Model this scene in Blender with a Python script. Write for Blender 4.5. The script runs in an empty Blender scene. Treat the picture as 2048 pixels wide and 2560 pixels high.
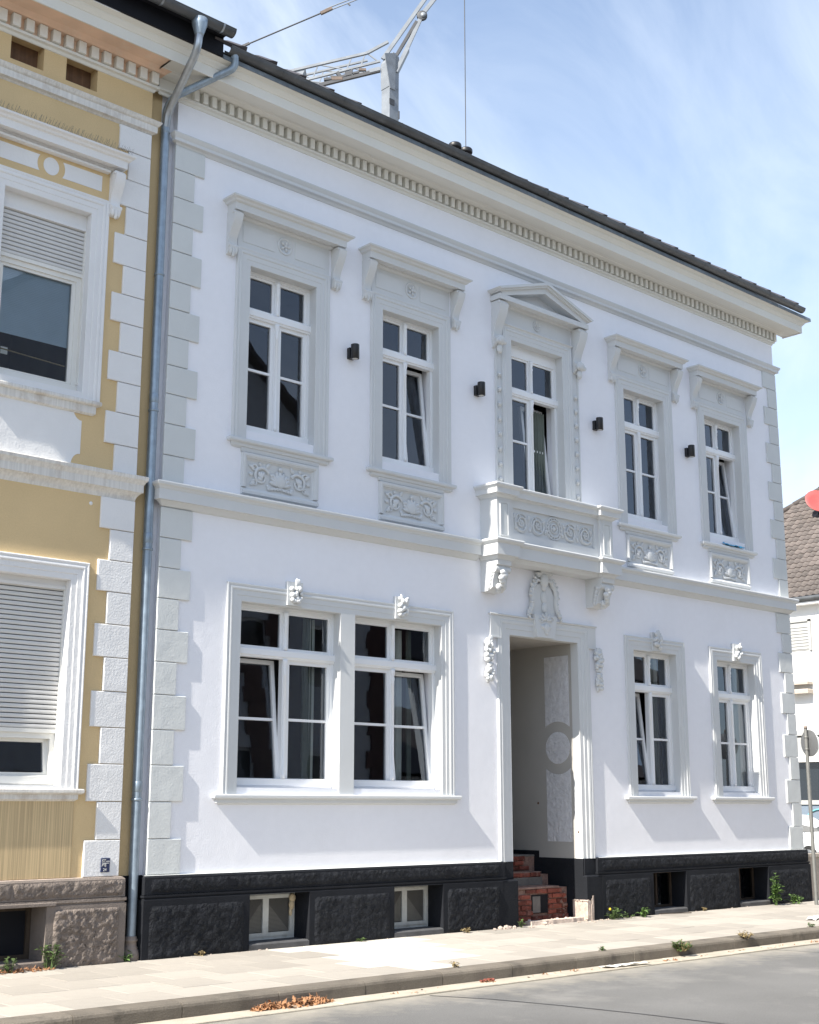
import bpy, math, random
from math import sin, cos, pi, radians, sqrt, atan2
from mathutils import Vector, Matrix
random.seed(7)
S = bpy.context.scene
COL = S.collection

# ---------------------------------------------------------------- camera
cam_d = bpy.data.cameras.new('camera'); cam = bpy.data.objects.new('camera', cam_d); COL.objects.link(cam)
S.camera = cam
cam_d.sensor_fit = 'VERTICAL'; cam_d.sensor_height = 36.0; cam_d.lens = 3335.0/2560*36
cam_d.clip_start = .1; cam_d.clip_end = 1500
_th, _p = radians(47.3), math.atan(733/3335)
_fw = Vector((cos(_p)*cos(_th), cos(_p)*sin(_th), sin(_p)))
cam.location = (-8.0307, -12.8482, 1.6)
cam.rotation_euler = _fw.to_track_quat('-Z', 'Y').to_euler()

# ---------------------------------------------------------------- world, sun, exposure
SUN = Vector((-9.1, -1.02, 8.7)).normalized()
ELEV = math.asin(SUN.z)
W = bpy.data.worlds.new('World'); S.world = W; W.use_nodes = True
nt = W.node_tree; nt.nodes.clear()
def N(t, **k):
    n = nt.nodes.new(t)
    for a, b in k.items(): setattr(n, a, b)
    return n
out = N('ShaderNodeOutputWorld'); bg = N('ShaderNodeBackground'); bg.inputs['Strength'].default_value = .12
sky = N('ShaderNodeTexSky', sky_type='NISHITA'); sky.sun_disc = False
sky.sun_elevation = ELEV; sky.sun_rotation = atan2(SUN.x, SUN.y)
sky.air_density = 1.0; sky.dust_density = .5; sky.ozone_density = 1.9
tc = N('ShaderNodeTexCoord')
mp = N('ShaderNodeMapping'); mp.inputs['Rotation'].default_value = (.25, -.5, .75); mp.inputs['Scale'].default_value = (.8, 4.2, 2.4)
n1 = N('ShaderNodeTexNoise'); n1.inputs['Scale'].default_value = 2.1; n1.inputs['Detail'].default_value = 7; n1.inputs['Roughness'].default_value = .58; n1.inputs['Distortion'].default_value = .55
n2 = N('ShaderNodeTexNoise'); n2.inputs['Scale'].default_value = 1.1; n2.inputs['Detail'].default_value = 3
rp = N('ShaderNodeMapRange'); rp.inputs[1].default_value = .39; rp.inputs[2].default_value = .80
rp2 = N('ShaderNodeMapRange'); rp2.inputs[1].default_value = .30; rp2.inputs[2].default_value = .70
mul = N('ShaderNodeMath', operation='MULTIPLY')
sep = N('ShaderNodeSeparateXYZ'); hz = N('ShaderNodeMapRange'); hz.inputs[1].default_value = .62; hz.inputs[2].default_value = .05; hz.inputs[3].default_value = 0; hz.inputs[3].default_value = .12; hz.inputs[4].default_value = .56
addn = N('ShaderNodeMath', operation='ADD', use_clamp=True)
mx = N('ShaderNodeMixRGB'); mx.inputs[2].default_value = (4.6, 5.1, 5.7, 1)
L = nt.links.new
L(tc.outputs['Generated'], mp.inputs[0]); L(mp.outputs[0], n1.inputs['Vector']); L(tc.outputs['Generated'], n2.inputs['Vector'])
L(n1.outputs['Fac'], rp.inputs[0]); L(n2.outputs['Fac'], rp2.inputs[0]); L(rp.outputs[0], mul.inputs[0]); L(rp2.outputs[0], mul.inputs[1])
L(tc.outputs['Generated'], sep.inputs[0]); L(sep.outputs['Z'], hz.inputs[0]); L(hz.outputs[0], addn.inputs[0]); L(mul.outputs[0], addn.inputs[1])
L(addn.outputs[0], mx.inputs[0]); L(sky.outputs[0], mx.inputs[1]); L(mx.outputs[0], bg.inputs[0]); L(bg.outputs[0], out.inputs[0])

sun_d = bpy.data.lights.new('sun', 'SUN'); sun = bpy.data.objects.new('sun', sun_d); COL.objects.link(sun)
sun_d.energy = 5.0; sun_d.angle = radians(.53); sun_d.color = (1.0, .94, .84)
sun.rotation_euler = SUN.to_track_quat('Z', 'Y').to_euler(); sun.location = (-30, -10, 40)
S.view_settings.view_transform = 'Standard'; S.view_settings.look = 'None'; S.view_settings.gamma = 1
S.view_settings.exposure = 1.05
S.view_settings.use_curve_mapping = False
S.render.engine = 'CYCLES'
S.cycles.max_bounces = 8; S.cycles.transparent_max_bounces = 12; S.cycles.caustics_reflective = False; S.cycles.caustics_refractive = False

# ---------------------------------------------------------------- materials
def mat(name, col, rough=.8, var=.08, vscale=1.5, bump=0., bscale=40., bump2=0., b2scale=1.2, metal=0., spec=.5, rnd=0., streak=0., sfreq=22, fine=None, dirt=None, dirtamt=0., dscale=2., detail=6):
    """procedural material: colour mottled by noise, optional vertical streaks and dirt patches, two bumps"""
    m = bpy.data.materials.new(name); m.use_nodes = True
    t = m.node_tree; b = t.nodes['Principled BSDF']; lk = t.links.new
    def nn(ty): return t.nodes.new(ty)
    c = nn('ShaderNodeTexCoord'); co = c.outputs['Object']
    b.inputs['Roughness'].default_value = rough; b.inputs['Metallic'].default_value = metal
    b.inputs['Specular IOR Level'].default_value = spec
    rgb = nn('ShaderNodeRGB'); rgb.outputs[0].default_value = (*col, 1); cur = rgb.outputs[0]
    def noise(sc, det=detail, vec=None, r=.55):
        n = nn('ShaderNodeTexNoise'); n.inputs['Scale'].default_value = sc; n.inputs['Detail'].default_value = det; n.inputs['Roughness'].default_value = r
        lk(vec or co, n.inputs['Vector']); return n.outputs['Fac']
    def scale(fac, lo, hi, a=.3, z=.7):
        r = nn('ShaderNodeMapRange'); r.inputs[1].default_value = a; r.inputs[2].default_value = z
        r.inputs[3].default_value = lo; r.inputs[4].default_value = hi; lk(fac, r.inputs[0]); return r.outputs[0]
    def mulc(cur, val):
        h = nn('ShaderNodeHueSaturation'); lk(cur, h.inputs['Color']); lk(val, h.inputs['Value']); return h.outputs[0]
    if var: cur = mulc(cur, scale(noise(vscale), 1-var, 1+var))
    if fine: cur = mulc(cur, scale(noise(fine[0], 3), 1-fine[1], 1+fine[1]))
    if rnd:
        oi = nn('ShaderNodeObjectInfo'); cur = mulc(cur, scale(oi.outputs['Random'], 1-rnd, 1+rnd, 0, 1))
    if streak:
        mpn = nn('ShaderNodeMapping'); mpn.inputs['Scale'].default_value = (sfreq, sfreq, .7); lk(co, mpn.inputs[0])
        cur = mulc(cur, scale(noise(1, 4, mpn.outputs[0]), 1-streak, 1.0, .38, .62))
    if dirt:
        mxx = nn('ShaderNodeMixRGB'); mxx.inputs[2].default_value = (*dirt, 1); lk(cur, mxx.inputs[1])
        lk(scale(noise(dscale, 8, r=.65), 0, dirtamt, .52, .72), mxx.inputs[0]); cur = mxx.outputs[0]
    lk(cur, b.inputs['Base Color'])
    prev = None
    for amt, sc, dist in ((bump2, b2scale, .06), (bump, bscale, .012)):
        if amt:
            bp = nn('ShaderNodeBump'); bp.inputs['Strength'].default_value = amt; bp.inputs['Distance'].default_value = dist
            lk(noise(sc, 5), bp.inputs['Height'])
            if prev: lk(prev, bp.inputs['Normal'])
            prev = bp.outputs[0]
    if prev: lk(prev, b.inputs['Normal'])
    return m
M = {}
M['wall'] = mat('white_plaster', (.825, .83, .87), .9, .022, .55, fine=(9,.012), dirt=(.72,.72,.74), dirtamt=.22, dscale=.7, bump=.25, bscale=60, bump2=.16, b2scale=1.6)
M['trim'] = mat('pale_grey_stucco', (.605, .62, .625), .85, .02, 2, bump=.12, bscale=60, bump2=.05, b2scale=3)
M['quoin'] = mat('grey_quoin_stucco', (.60, .62, .615), .9, .03, 2, bump=.18, bscale=45, bump2=.12, b2scale=4)
M['cream'] = mat('bounce_warmed_cornice_paint', (.70, .69, .64), .8, .03, 1.2, bump=.1, bscale=40)  # cornice paint with warm pavement bounce put into its colour
M['pvc'] = mat('white_window_frame', (.80, .81, .82), .35, 0, 1)
M['plinth'] = mat('anthracite_plinth', (.0155, .017, .021), .8, .15, 3, spec=.12, bump=.5, bscale=70)
M['plinthrough'] = mat('anthracite_roughcast', (.0165, .018, .022), .8, .3, 6, spec=.15, bump=1.0, bscale=26, bump2=.9, b2scale=11, dirt=(.06, .065, .065), dirtamt=.35, dscale=22)
M['ochre'] = mat('ochre_render', (.62, .465, .255), .92, .06, .9, fine=(60,.035), dirt=(.50,.38,.22), dirtamt=.25, dscale=1.1, bump=.25, bscale=90)
M['ochrestreak'] = mat('ochre_streaked_render', (.60, .46, .265), .92, .05, .9, bump=.25, bscale=90, streak=.30, sfreq=75)
M['ywhite'] = mat('weathered_white_stucco', (.73, .73, .73), .9, .04, 1.5, bump=.35, bscale=45, bump2=.12, b2scale=5)
M['yband'] = mat('stained_white_moulding', (.70, .68, .64), .9, .05, 1.5, bump=.25, bscale=45, streak=.14, sfreq=45, dirt=(.33, .25, .18), dirtamt=.5, dscale=4.5)
M['salmon'] = mat('faded_salmon_paint', (.74, .52, .38), .9, .12, 2, bump=.15, dirt=(.72, .66, .56), dirtamt=.6, dscale=2.5)
M['yplinth'] = mat('brown_grey_plinth', (.185, .155, .135), .9, .15, 4, bump=.6, bscale=60)
M['yplinthrough'] = mat('brown_grey_roughcast', (.175, .145, .125), .92, .25, 8, bump=1.0, bscale=24, bump2=1.0, b2scale=9)
M['brownboard'] = mat('brown_recess_panel', (.16, .085, .045), .8, .25, 6, streak=.3)
M['black'] = mat('black_fascia', (.008, .009, .013), .7, .2, 3, spec=.2)
M['dark'] = mat('dark_interior', (.05, .05, .052), .9, .2, 2)
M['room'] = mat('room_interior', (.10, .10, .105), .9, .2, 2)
M['zinc'] = mat('weathered_zinc', (.085, .09, .095), .45, .25, 2.5, metal=.25, bump=.05, dirt=(.16, .175, .185), dirtamt=.4, dscale=4)
M['flash'] = mat('zinc_flashing', (.13, .155, .175), .5, .3, 3, metal=.2, dirt=(.34, .37, .38), dirtamt=.5, dscale=9)
M['zincnew'] = mat('galvanised_zinc', (.34, .37, .40), .36, .2, 6, metal=.75, bump=.05, bscale=14)
M['pipezinc'] = mat('galvanised_pipe', (.30, .365, .43), .46, .16, 9, metal=.6, streak=.15)
M['iron'] = mat('brown_cast_iron', (.23, .19, .165), .8, .12, 9, bump=.3)
M['tile'] = mat('dark_roof_tile', (.055, .048, .05), .55, .2, 5, rnd=.2)
M['btile'] = mat('brown_roof_tile', (.082, .067, .060), .8, .25, 5, rnd=.35, bump=.2, dirt=(.22, .20, .17), dirtamt=.4, dscale=6)
M['slab'] = mat('concrete_paving_slab', (.36, .33, .29), .9, .10, 2.2, fine=(90,.07), rnd=.14, bump=.35, bscale=120, dirt=(.20, .18, .155), dirtamt=.45, dscale=2.2)
M['slabnew'] = mat('pale_new_slab', (.52, .49, .44), .9, .05, 3, rnd=.05, bump=.2, bscale=120)
M['joint'] = mat('sandy_joint', (.16, .14, .11), .95, .2, 12, bump=.4)
M['kerb'] = mat('old_kerb_concrete', (.15, .13, .105), .92, .2, 3, fine=(60,.12), rnd=.14, bump=.6, bscale=70, dirt=(.05, .045, .038), dirtamt=.85, dscale=3.2)
M['gutterstrip'] = mat('sandy_gutter_concrete', (.41, .365, .295), .92, .16, 4, fine=(70,.10), bump=.4, bscale=60, dirt=(.24, .22, .19), dirtamt=.5, dscale=3)
M['asphalt'] = mat('worn_grey_asphalt', (.145, .143, .139), .92, .20, .5, fine=(75,.17), bump=.7, bscale=220, dirt=(.285, .275, .255), dirtamt=.75, dscale=.62)
def road_dust(m):
    'pale grit drifted from the gutter onto the first half metre of asphalt'
    t = m.node_tree; p = t.nodes['Principled BSDF']; src = p.inputs['Base Color'].links[0].from_socket; n = t.nodes.new; k = t.links.new
    tcn, sx, nz, ma, mr, mi = n('ShaderNodeTexCoord'), n('ShaderNodeSeparateXYZ'), n('ShaderNodeTexNoise'), n('ShaderNodeMath'), n('ShaderNodeMapRange'), n('ShaderNodeMixRGB')
    nz.inputs['Scale'].default_value = 2.6; nz.inputs['Detail'].default_value = 9; nz.inputs['Roughness'].default_value = .68; ma.operation = 'MULTIPLY_ADD'; ma.inputs[1].default_value = 1.7
    k(tcn.outputs['Object'], sx.inputs[0]); k(tcn.outputs['Object'], nz.inputs['Vector']); k(nz.outputs['Fac'], ma.inputs[0]); k(sx.outputs['Y'], ma.inputs[2]); k(ma.outputs[0], mr.inputs[0])
    mr.inputs[1].default_value = -3.05; mr.inputs[2].default_value = -2.25; mr.inputs[3].default_value = 0; mr.inputs[4].default_value = .85; mi.inputs[2].default_value = (.36, .33, .275, 1)
    k(mr.outputs[0], mi.inputs[0]); k(src, mi.inputs[1]); k(mi.outputs[0], p.inputs['Base Color'])
road_dust(M['asphalt'])
M['seam'] = mat('tar_seam', (.045, .045, .048), .7, .2, 8)
M['earth'] = mat('bare_ground', (.17, .16, .14), .95, .2, .5)
M['brick'] = mat('old_red_brick', (.20, .055, .036), .95, .3, 9, rnd=.4, bump=.8, bscale=50, dirt=(.34, .22, .18), dirtamt=.7, dscale=11)
M['mortar'] = mat('crumbling_mortar', (.24, .15, .12), .95, .35, 10, fine=(60,.2), bump=.9, bscale=40)
M['rubble'] = mat('pale_broken_plaster', (.52, .43, .37), .95, .25, 14, bump=1, bscale=35, rnd=.15)
M['render'] = mat('grey_step_render', (.17, .155, .14), .95, .2, 8, bump=.6)
M['vest'] = mat('grey_vestibule_paint', (.40, .385, .36), .9, .04, 2, bump=.15)
M['niche'] = mat('roughcast_panel', (.60, .60, .62), .95, .10, 12, bump=1.0, bscale=34, bump2=.45, b2scale=15)
M['screen'] = mat('insect_screen', (.085, .083, .078), .8, .1, 5)
M['screenpale'] = mat('pale_screen_triangle', (.17, .165, .15), .8, .1, 5)
M['oldframe'] = mat('old_white_frame', (.52, .53, .51), .6, .12, 6, dirt=(.2, .18, .15), dirtamt=.4, dscale=8)
M['wood'] = mat('old_brown_wood', (.055, .038, .025), .8, .2, 8, streak=.3)
M['sillgrey'] = mat('grey_cellar_sill', (.075, .075, .078), .85, .25, 6, bump=.4)
M['lamp'] = mat('black_lamp_metal', (.012, .012, .014), .45, 0, 1)
M['lampglass'] = mat('lamp_lens', (.5, .5, .48), .2, 0, 1)
M['shutter'] = mat('grey_roller_slat', (.58, .575, .56), .6, .03, 4)
M['upvcy'] = mat('cream_window_frame', (.72, .71, .67), .45, .03, 3)
M['blind'] = mat('translucent_blue_blind', (.46, .58, .70), .8, .05, 3)
M['curtain'] = mat('white_net_curtain', (.74, .76, .72), .9, .03, 3)
M['curtaingrey'] = mat('grey_green_curtain', (.16, .185, .16), .9, .1, 6)
M['crane'] = mat('crane_silver_paint', (.21, .23, .255), .5, .14, 2.5, metal=.1, dirt=(.12, .125, .13), dirtamt=.4, dscale=2)
M['cranedark'] = mat('crane_dark_steel', (.055, .058, .065), .6, .2, 3)
M['cranebrown'] = mat('crane_winch_rust', (.13, .095, .075), .7, .2, 5)
M['red'] = mat('red_dish_paint', (.40, .085, .078), .45, .06, 3)
M['carpaint'] = mat('white_car_paint', (.78, .79, .80), .18, 0, 1, spec=.6)
M['carglass'] = mat('car_glass', (.015, .02, .025), .06, 0, 1, spec=.8)
M['rubber'] = mat('tyre_rubber', (.015, .015, .015), .85, 0, 1)
M['headlight'] = mat('headlight_lens', (.35, .37, .40), .08, 0, 1)
M['mural'] = mat('blue_grey_shopfront', (.15, .19, .24), .7, .05, 2)
M['teal'] = mat('turquoise_paint', (.14, .36, .40), .6, 0, 1)
M['bgwall'] = mat('bright_white_render', (.80, .79, .77), .9, .03, 1, bump=.1)
M['louvre'] = mat('grey_louvre', (.36, .36, .35), .7, .05, 3)
M['signback'] = mat('sign_back_grey', (.15, .155, .16), .5, .06, 5, metal=.3)
M['pole'] = mat('grey_sign_pole', (.20, .20, .19), .55, .1, 8, metal=.4)
M['gwall'] = mat('garden_wall_concrete', (.42, .37, .31), .92, .12, 3, bump=.4, bscale=50)
M['leaf'] = mat('weed_leaf', (.075, .12, .035), .6, .2, 30, rnd=.25)
M['leafbright'] = mat('bright_weed_leaf', (.10, .175, .045), .6, .2, 30)
M['drygrass'] = mat('dry_grass', (.26, .20, .10), .8, .2, 20)
M['flower'] = mat('yellow_flower', (.75, .50, .02), .7, 0, 1)
M['deadleaf'] = mat('brown_dead_leaf', (.27, .135, .065), .85, .45, 30, rnd=.3)
M['paper'] = mat('white_paper', (.75, .74, .71), .9, .04, 20)
M['bluefilm'] = mat('blue_plastic_film', (.05, .33, .55), .3, .2, 20)
M['plate'] = mat('dark_blue_plate', (.022, .032, .085), .4, .1, 20)
M['plateink'] = mat('plate_white_ink', (.72, .72, .68), .5, 0, 1)
M['oppwall'] = mat('opposite_house_render', (.62, .61, .60), .9, .06, 1, bump=.2)
M['oppbrick'] = mat('opposite_house_brick', (.10, .05, .04), .9, .2, 5, bump=.3)
M['spike'] = mat('spike_wire', (.20, .19, .18), .5, 0, 1, metal=.6)
M['foam'] = mat('dried_foam', (.55, .45, .30), .9, .1, 20, bump=.6)
M['door'] = mat('dark_inner_door', (.04, .035, .03), .5, .2, 5)
def glass(name, tint=(.90, .94, .95), gain=1.7):
    m = bpy.data.materials.new(name); m.use_nodes = True; t = m.node_tree; t.nodes.clear()
    o = t.nodes.new('ShaderNodeOutputMaterial'); mi = t.nodes.new('ShaderNodeMixShader'); tr = t.nodes.new('ShaderNodeBsdfTransparent'); g = t.nodes.new('ShaderNodeBsdfGlossy')
    f = t.nodes.new('ShaderNodeFresnel'); f.inputs[0].default_value = 1.5; k = t.nodes.new('ShaderNodeMath'); k.operation = 'MULTIPLY'; k.inputs[1].default_value = gain; k.use_clamp = True
    tr.inputs[0].default_value = (*tint, 1); g.inputs[0].default_value = (.76, .85, 1, 1); g.inputs['Roughness'].default_value = .01
    nz = t.nodes.new('ShaderNodeTexNoise'); nz.inputs['Scale'].default_value = 2.2; nz.inputs['Detail'].default_value = 1; bp = t.nodes.new('ShaderNodeBump'); bp.inputs['Strength'].default_value = .12; bp.inputs['Distance'].default_value = .01
    c = t.nodes.new('ShaderNodeTexCoord'); t.links.new(c.outputs['Object'], nz.inputs[0]); t.links.new(nz.outputs[0], bp.inputs['Height']); t.links.new(bp.outputs[0], g.inputs['Normal'])
    t.links.new(f.outputs[0], k.inputs[0]); t.links.new(k.outputs[0], mi.inputs[0]); t.links.new(tr.outputs[0], mi.inputs[1]); t.links.new(g.outputs[0], mi.inputs[2]); t.links.new(mi.outputs[0], o.inputs[0])
    return m
M['glass'] = glass('window_glass')

# ---------------------------------------------------------------- mesh builder and object helpers
class MB:
    def __init__(s): s.v = []; s.f = []; s.sm = []
    def add(s, vs, fs, smooth=False):
        o = len(s.v); s.v += [tuple(v) for v in vs]
        for f in fs: s.f.append([i+o for i in f]); s.sm.append(smooth)
        return s
    def box(s, x0, x1, y0, y1, z0, z1):
        return s.add([(x0,y0,z0),(x1,y0,z0),(x1,y1,z0),(x0,y1,z0),(x0,y0,z1),(x1,y0,z1),(x1,y1,z1),(x0,y1,z1)],
            [(0,3,2,1),(4,5,6,7),(0,1,5,4),(1,2,6,5),(2,3,7,6),(3,0,4,7)])
    def pad(s, x0, x1, z0, z1, yb, yf, c):
        """plate on a wall: back at yb, front at yf (towards -Y), front edges chamfered by c"""
        v = [(x0,yb,z0),(x1,yb,z0),(x1,yb,z1),(x0,yb,z1)]; q = yf+c
        v += [(x0,q,z0),(x1,q,z0),(x1,q,z1),(x0,q,z1)]
        v += [(x0+c,yf,z0+c),(x1-c,yf,z0+c),(x1-c,yf,z1-c),(x0+c,yf,z1-c)]
        f = [(3,2,1,0),(8,9,10,11)]
        for a in (0,4):
            for i in range(4): j = (i+1) % 4; f.append((a+i,a+j,a+4+j,a+4+i))
        return s.add(v, f)
    def slab(s, x0, x1, y0, y1, zb, zt, c):
        v = [(x0,y0,zb),(x1,y0,zb),(x1,y1,zb),(x0,y1,zb),(x0,y0,zt-c),(x1,y0,zt-c),(x1,y1,zt-c),(x0,y1,zt-c),(x0+c,y0+c,zt),(x1-c,y0+c,zt),(x1-c,y1-c,zt),(x0+c,y1-c,zt)]
        f = [(8,9,10,11)]
        for a in (0,4):
            for i in range(4): j = (i+1) % 4; f.append((a+i,a+j,a+4+j,a+4+i))
        return s.add(v, f)
    def prism(s, poly, a, b, axis='x'):
        n = len(poly)
        def P(q, t):
            if axis == 'x': return (t, q[0], q[1])
            if axis == 'y': return (q[0], t, q[1])
            return (q[0], q[1], t)
        v = [P(q, a) for q in poly]+[P(q, b) for q in poly]
        f = [list(range(n))[::-1], list(range(n, 2*n))]
        for i in range(n): j = (i+1) % n; f.append((i, j, n+j, n+i))
        return s.add(v, f)
    def mould(s, x0, x1, prof, retL=True, retR=True, y=0.0, caps=True):
        """horizontal moulding on a wall at Y=y; prof = [(projection, z)...] top to bottom; mitred returns at the ends"""
        rows = []
        for p, z in prof:
            rows.append([(x0-(p if retL else 0), y+.0, z), (x0-(p if retL else 0), y-p, z), (x1+(p if retR else 0), y-p, z), (x1+(p if retR else 0), y+.0, z)])
        v = [q for r in rows for q in r]; f = []
        for i in range(len(rows)-1):
            a, b = 4*i, 4*i+4
            for j in range(3): f.append((a+j, b+j, b+j+1, a+j+1))
        f.append((0, 1, 2, 3)); k = 4*(len(rows)-1); f.append((k+3, k+2, k+1, k))
        return s.add(v, f)
    def casing(s, xl, xr, zb, zt, prof, y=0.0, ybk=0.0):
        """door or window casing: prof = [(u outwards from opening, projection)...]"""
        v = []; f = []
        for u, p in prof: v += [(xl-u, y-p, zb), (xl-u, y-p, zt+u), (xr+u, y-p, zt+u), (xr+u, y-p, zb)]
        for i in range(len(prof)-1):
            a, b = 4*i, 4*i+4
            for j in range(3): f.append((a+j, a+j+1, b+j+1, b+j))
        n = len(prof)
        f.append([4*i for i in range(n)]); f.append([4*i+3 for i in range(n)][::-1])
        return s.add(v, f)
    def sph(s, c, r, nu=10, nv=7, rot=None):
        if not hasattr(r, '__len__'): r = (r, r, r)
        v = [Vector((0,0,r[2]))]; f = []
        for i in range(1, nv):
            t = pi*i/nv
            for j in range(nu): a = 2*pi*j/nu; v.append(Vector((r[0]*sin(t)*cos(a), r[1]*sin(t)*sin(a), r[2]*cos(t))))
        v.append(Vector((0,0,-r[2]))); e = len(v)-1
        for j in range(nu):
            f.append((0, 1+j, 1+(j+1) % nu)); b = 1+(nv-2)*nu; f.append((e, b+(j+1) % nu, b+j))
        for i in range(nv-2):
            for j in range(nu): a = 1+i*nu; k = (j+1) % nu; f.append((a+j, a+nu+j, a+nu+k, a+k))
        if rot is not None: v = [rot @ q for q in v]
        return s.add([q+Vector(c) for q in v], f, True)
    def tube(s, pts, r, n=8, cap=True, smooth=True):
        pts = [Vector(p) for p in pts]; v = []; f = []; m = len(pts)
        rr = r if hasattr(r, '__len__') else [r]*m
        up = None
        for i, p in enumerate(pts):
            d = (pts[min(i+1, m-1)]-pts[max(i-1, 0)]).normalized()
            if up is None:
                up = Vector((0,0,1)) if abs(d.z) < .9 else Vector((0,1,0))
            a = d.cross(up).normalized(); up = a.cross(d).normalized()
            for k in range(n): t = 2*pi*k/n; v.append(p+(a*cos(t)+up*sin(t))*rr[i])
        for i in range(m-1):
            for k in range(n): j = (k+1) % n; f.append((i*n+k, i*n+j, (i+1)*n+j, (i+1)*n+k))
        s.add(v, f, smooth)
        if cap: s.add(v[:n], [list(range(n))[::-1]]); s.add(v[-n:], [list(range(n))])
        return s
    def lathe(s, prof, cx, cy, n=16, axis='z', smooth=True, cz=0):
        v = []; f = []
        for r, z in prof:
            for k in range(n):
                t = 2*pi*k/n
                if axis == 'z': v.append((cx+r*cos(t), cy+r*sin(t), z))
                else: v.append((cx+r*cos(t), z, cz+r*sin(t)))       # axis y: z is the y coordinate
        for i in range(len(prof)-1):
            for k in range(n): j = (k+1) % n; f.append((i*n+k, i*n+j, (i+1)*n+j, (i+1)*n+k))
        f.append(list(range(n))[::-1]); f.append(list(range((len(prof)-1)*n, len(prof)*n)))
        return s.add(v, f, smooth)
    def bar(s, a, b, w, h=None):
        """square bar between two points"""
        a, b = Vector(a), Vector(b); d = (b-a).normalized(); h = h or w
        u = d.cross(Vector((0,0,1)))
        if u.length < 1e-3: u = Vector((1,0,0))
        u.normalize(); n = u.cross(d).normalized(); v = []
        for p in (a, b):
            for i, j in ((-1,-1),(1,-1),(1,1),(-1,1)): v.append(p+u*i*w/2+n*j*h/2)
        return s.add(v, [(0,1,2,3),(7,6,5,4),(0,4,5,1),(1,5,6,2),(2,6,7,3),(3,7,4,0)])
    def xf(s, fn, start=0):
        s.v = s.v[:start]+[tuple(fn(Vector(q))) for q in s.v[start:]]; return s
    def mesh(s, name, m):
        me = bpy.data.meshes.new(name); me.from_pydata(s.v, [], s.f); me.polygons.foreach_set('use_smooth', s.sm)
        me.materials.append(M[m]); me.update()
        import bmesh
        if len(s.f) == 1: return me
        bm = bmesh.new(); bm.from_mesh(me); bmesh.ops.recalc_face_normals(bm, faces=bm.faces); bm.to_mesh(me); bm.free()
        return me
    def build(s, name, m, parent=None, label=None, kind=None):
        o = bpy.data.objects.new(name, s.mesh(name, m)); COL.objects.link(o)
        if parent: o.parent = parent
        if label: o['label'] = label
        if kind: o['kind'] = kind
        return o
def thing(name, label, cat, loc=(0,0,0), group=None, rotz=0):
    o = bpy.data.objects.new(name, None); COL.objects.link(o); o.location = loc; o.rotation_euler.z = rotz
    o.empty_display_size = .2; o['label'] = label; o['category'] = cat
    if group: o['group'] = group
    return o
def tag(o, label, cat, group=None):
    o['label'] = label; o['category'] = cat
    if group: o['group'] = group
    return o
def struct(o): o['kind'] = 'structure'; return o
def inst(name, me, parent, loc=(0,0,0), rot=None, label=None, group=None):
    o = bpy.data.objects.new(name, me); COL.objects.link(o); o.location = loc
    if rot: o.rotation_euler = rot
    if parent: o.parent = parent
    if label: o['label'] = label
    if group: o['group'] = group
    return o
def wall_holes(mb, x0, x1, z0, z1, yf, yb, holes):
    """wall slab in the XZ plane with rectangular holes (and their reveals)"""
    xs = sorted({x0, x1, *[h[0] for h in holes], *[h[1] for h in holes]}); zs = sorted({z0, z1, *[h[2] for h in holes], *[h[3] for h in holes]})
    def solid(i, j):
        if i < 0 or j < 0 or i >= len(xs)-1 or j >= len(zs)-1: return None
        cx, cz = (xs[i]+xs[i+1])/2, (zs[j]+zs[j+1])/2
        return not any(h[0] < cx < h[1] and h[2] < cz < h[3] for h in holes)
    for i in range(len(xs)-1):
        for j in range(len(zs)-1):
            if not solid(i, j): continue
            a, b, c, d = xs[i], xs[i+1], zs[j], zs[j+1]
            mb.add([(a,yf,c),(b,yf,c),(b,yf,d),(a,yf,d)], [(0,1,2,3)]); mb.add([(a,yb,c),(b,yb,c),(b,yb,d),(a,yb,d)], [(3,2,1,0)])
            for di, dj, e in ((-1,0,((a,c),(a,d))),(1,0,((b,c),(b,d))),(0,-1,((a,c),(b,c))),(0,1,((a,d),(b,d)))):
                if solid(i+di, j+dj) is not True:
                    (p, q), (r, t) = e; mb.add([(p,yf,q),(r,yf,t),(r,yb,t),(p,yb,q)], [(0,1,2,3)])
    return mb
# ================================================================ SETTING: ground, road, kerb, pavement
ground = struct(MB().add([(-200,-200,-.30),(400,-200,-.30),(400,400,-.30),(-200,400,-.30)], [(0,1,2,3)]).build('ground', 'earth'))
road = struct(MB().add([(-60,-11.2,-.135),(24.5,-11.2,-.135),(24.5,-3.28,-.135),(-60,-3.28,-.135)], [(0,1,2,3)]).build('road', 'asphalt'))
struct(MB().add([(24.5,-40,-.135),(31.0,-40,-.135),(31.0,90,-.135),(24.5,90,-.135)], [(0,1,2,3)]).build('side_street', 'asphalt'))
sm = MB()
def seam(pts, w):
    for a, b in zip(pts, pts[1:]):
        a, b = Vector((*a,0)), Vector((*b,0)); d = (b-a).normalized(); n = Vector((-d.y, d.x, 0))*w/2
        sm.add([(q.x,q.y,-.131) for q in (a-n, b-n, b+n, a+n)], [(0,1,2,3)])
seam([(1.0,-3.34),(1.25,-3.9),(1.42,-4.6),(1.55,-5.4),(1.62,-6.2),(1.6,-8),(1.7,-11)], .022)
seam([(6.9,-3.3),(7.02,-3.9),(7.4,-4.6),(7.9,-6)], .018)
sm.build('road_seam', 'seam', road)
gs = struct(bpy.data.objects.new('gutter_strip', None)); COL.objects.link(gs)
g1 = MB(); x = -8.0; rs = random.Random(3); k = 0
while x < 24:
    l = 1.0
    me = MB().slab(x, x+l-.006, -3.275-rs.random()*.012, -3.0, -.25, -.118+rs.uniform(-.002,.002), .006)
    me.build('gutter_slab', 'gutterstrip', gs); x += l
pav = struct(bpy.data.objects.new('pavement', None)); COL.objects.link(pav)
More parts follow.
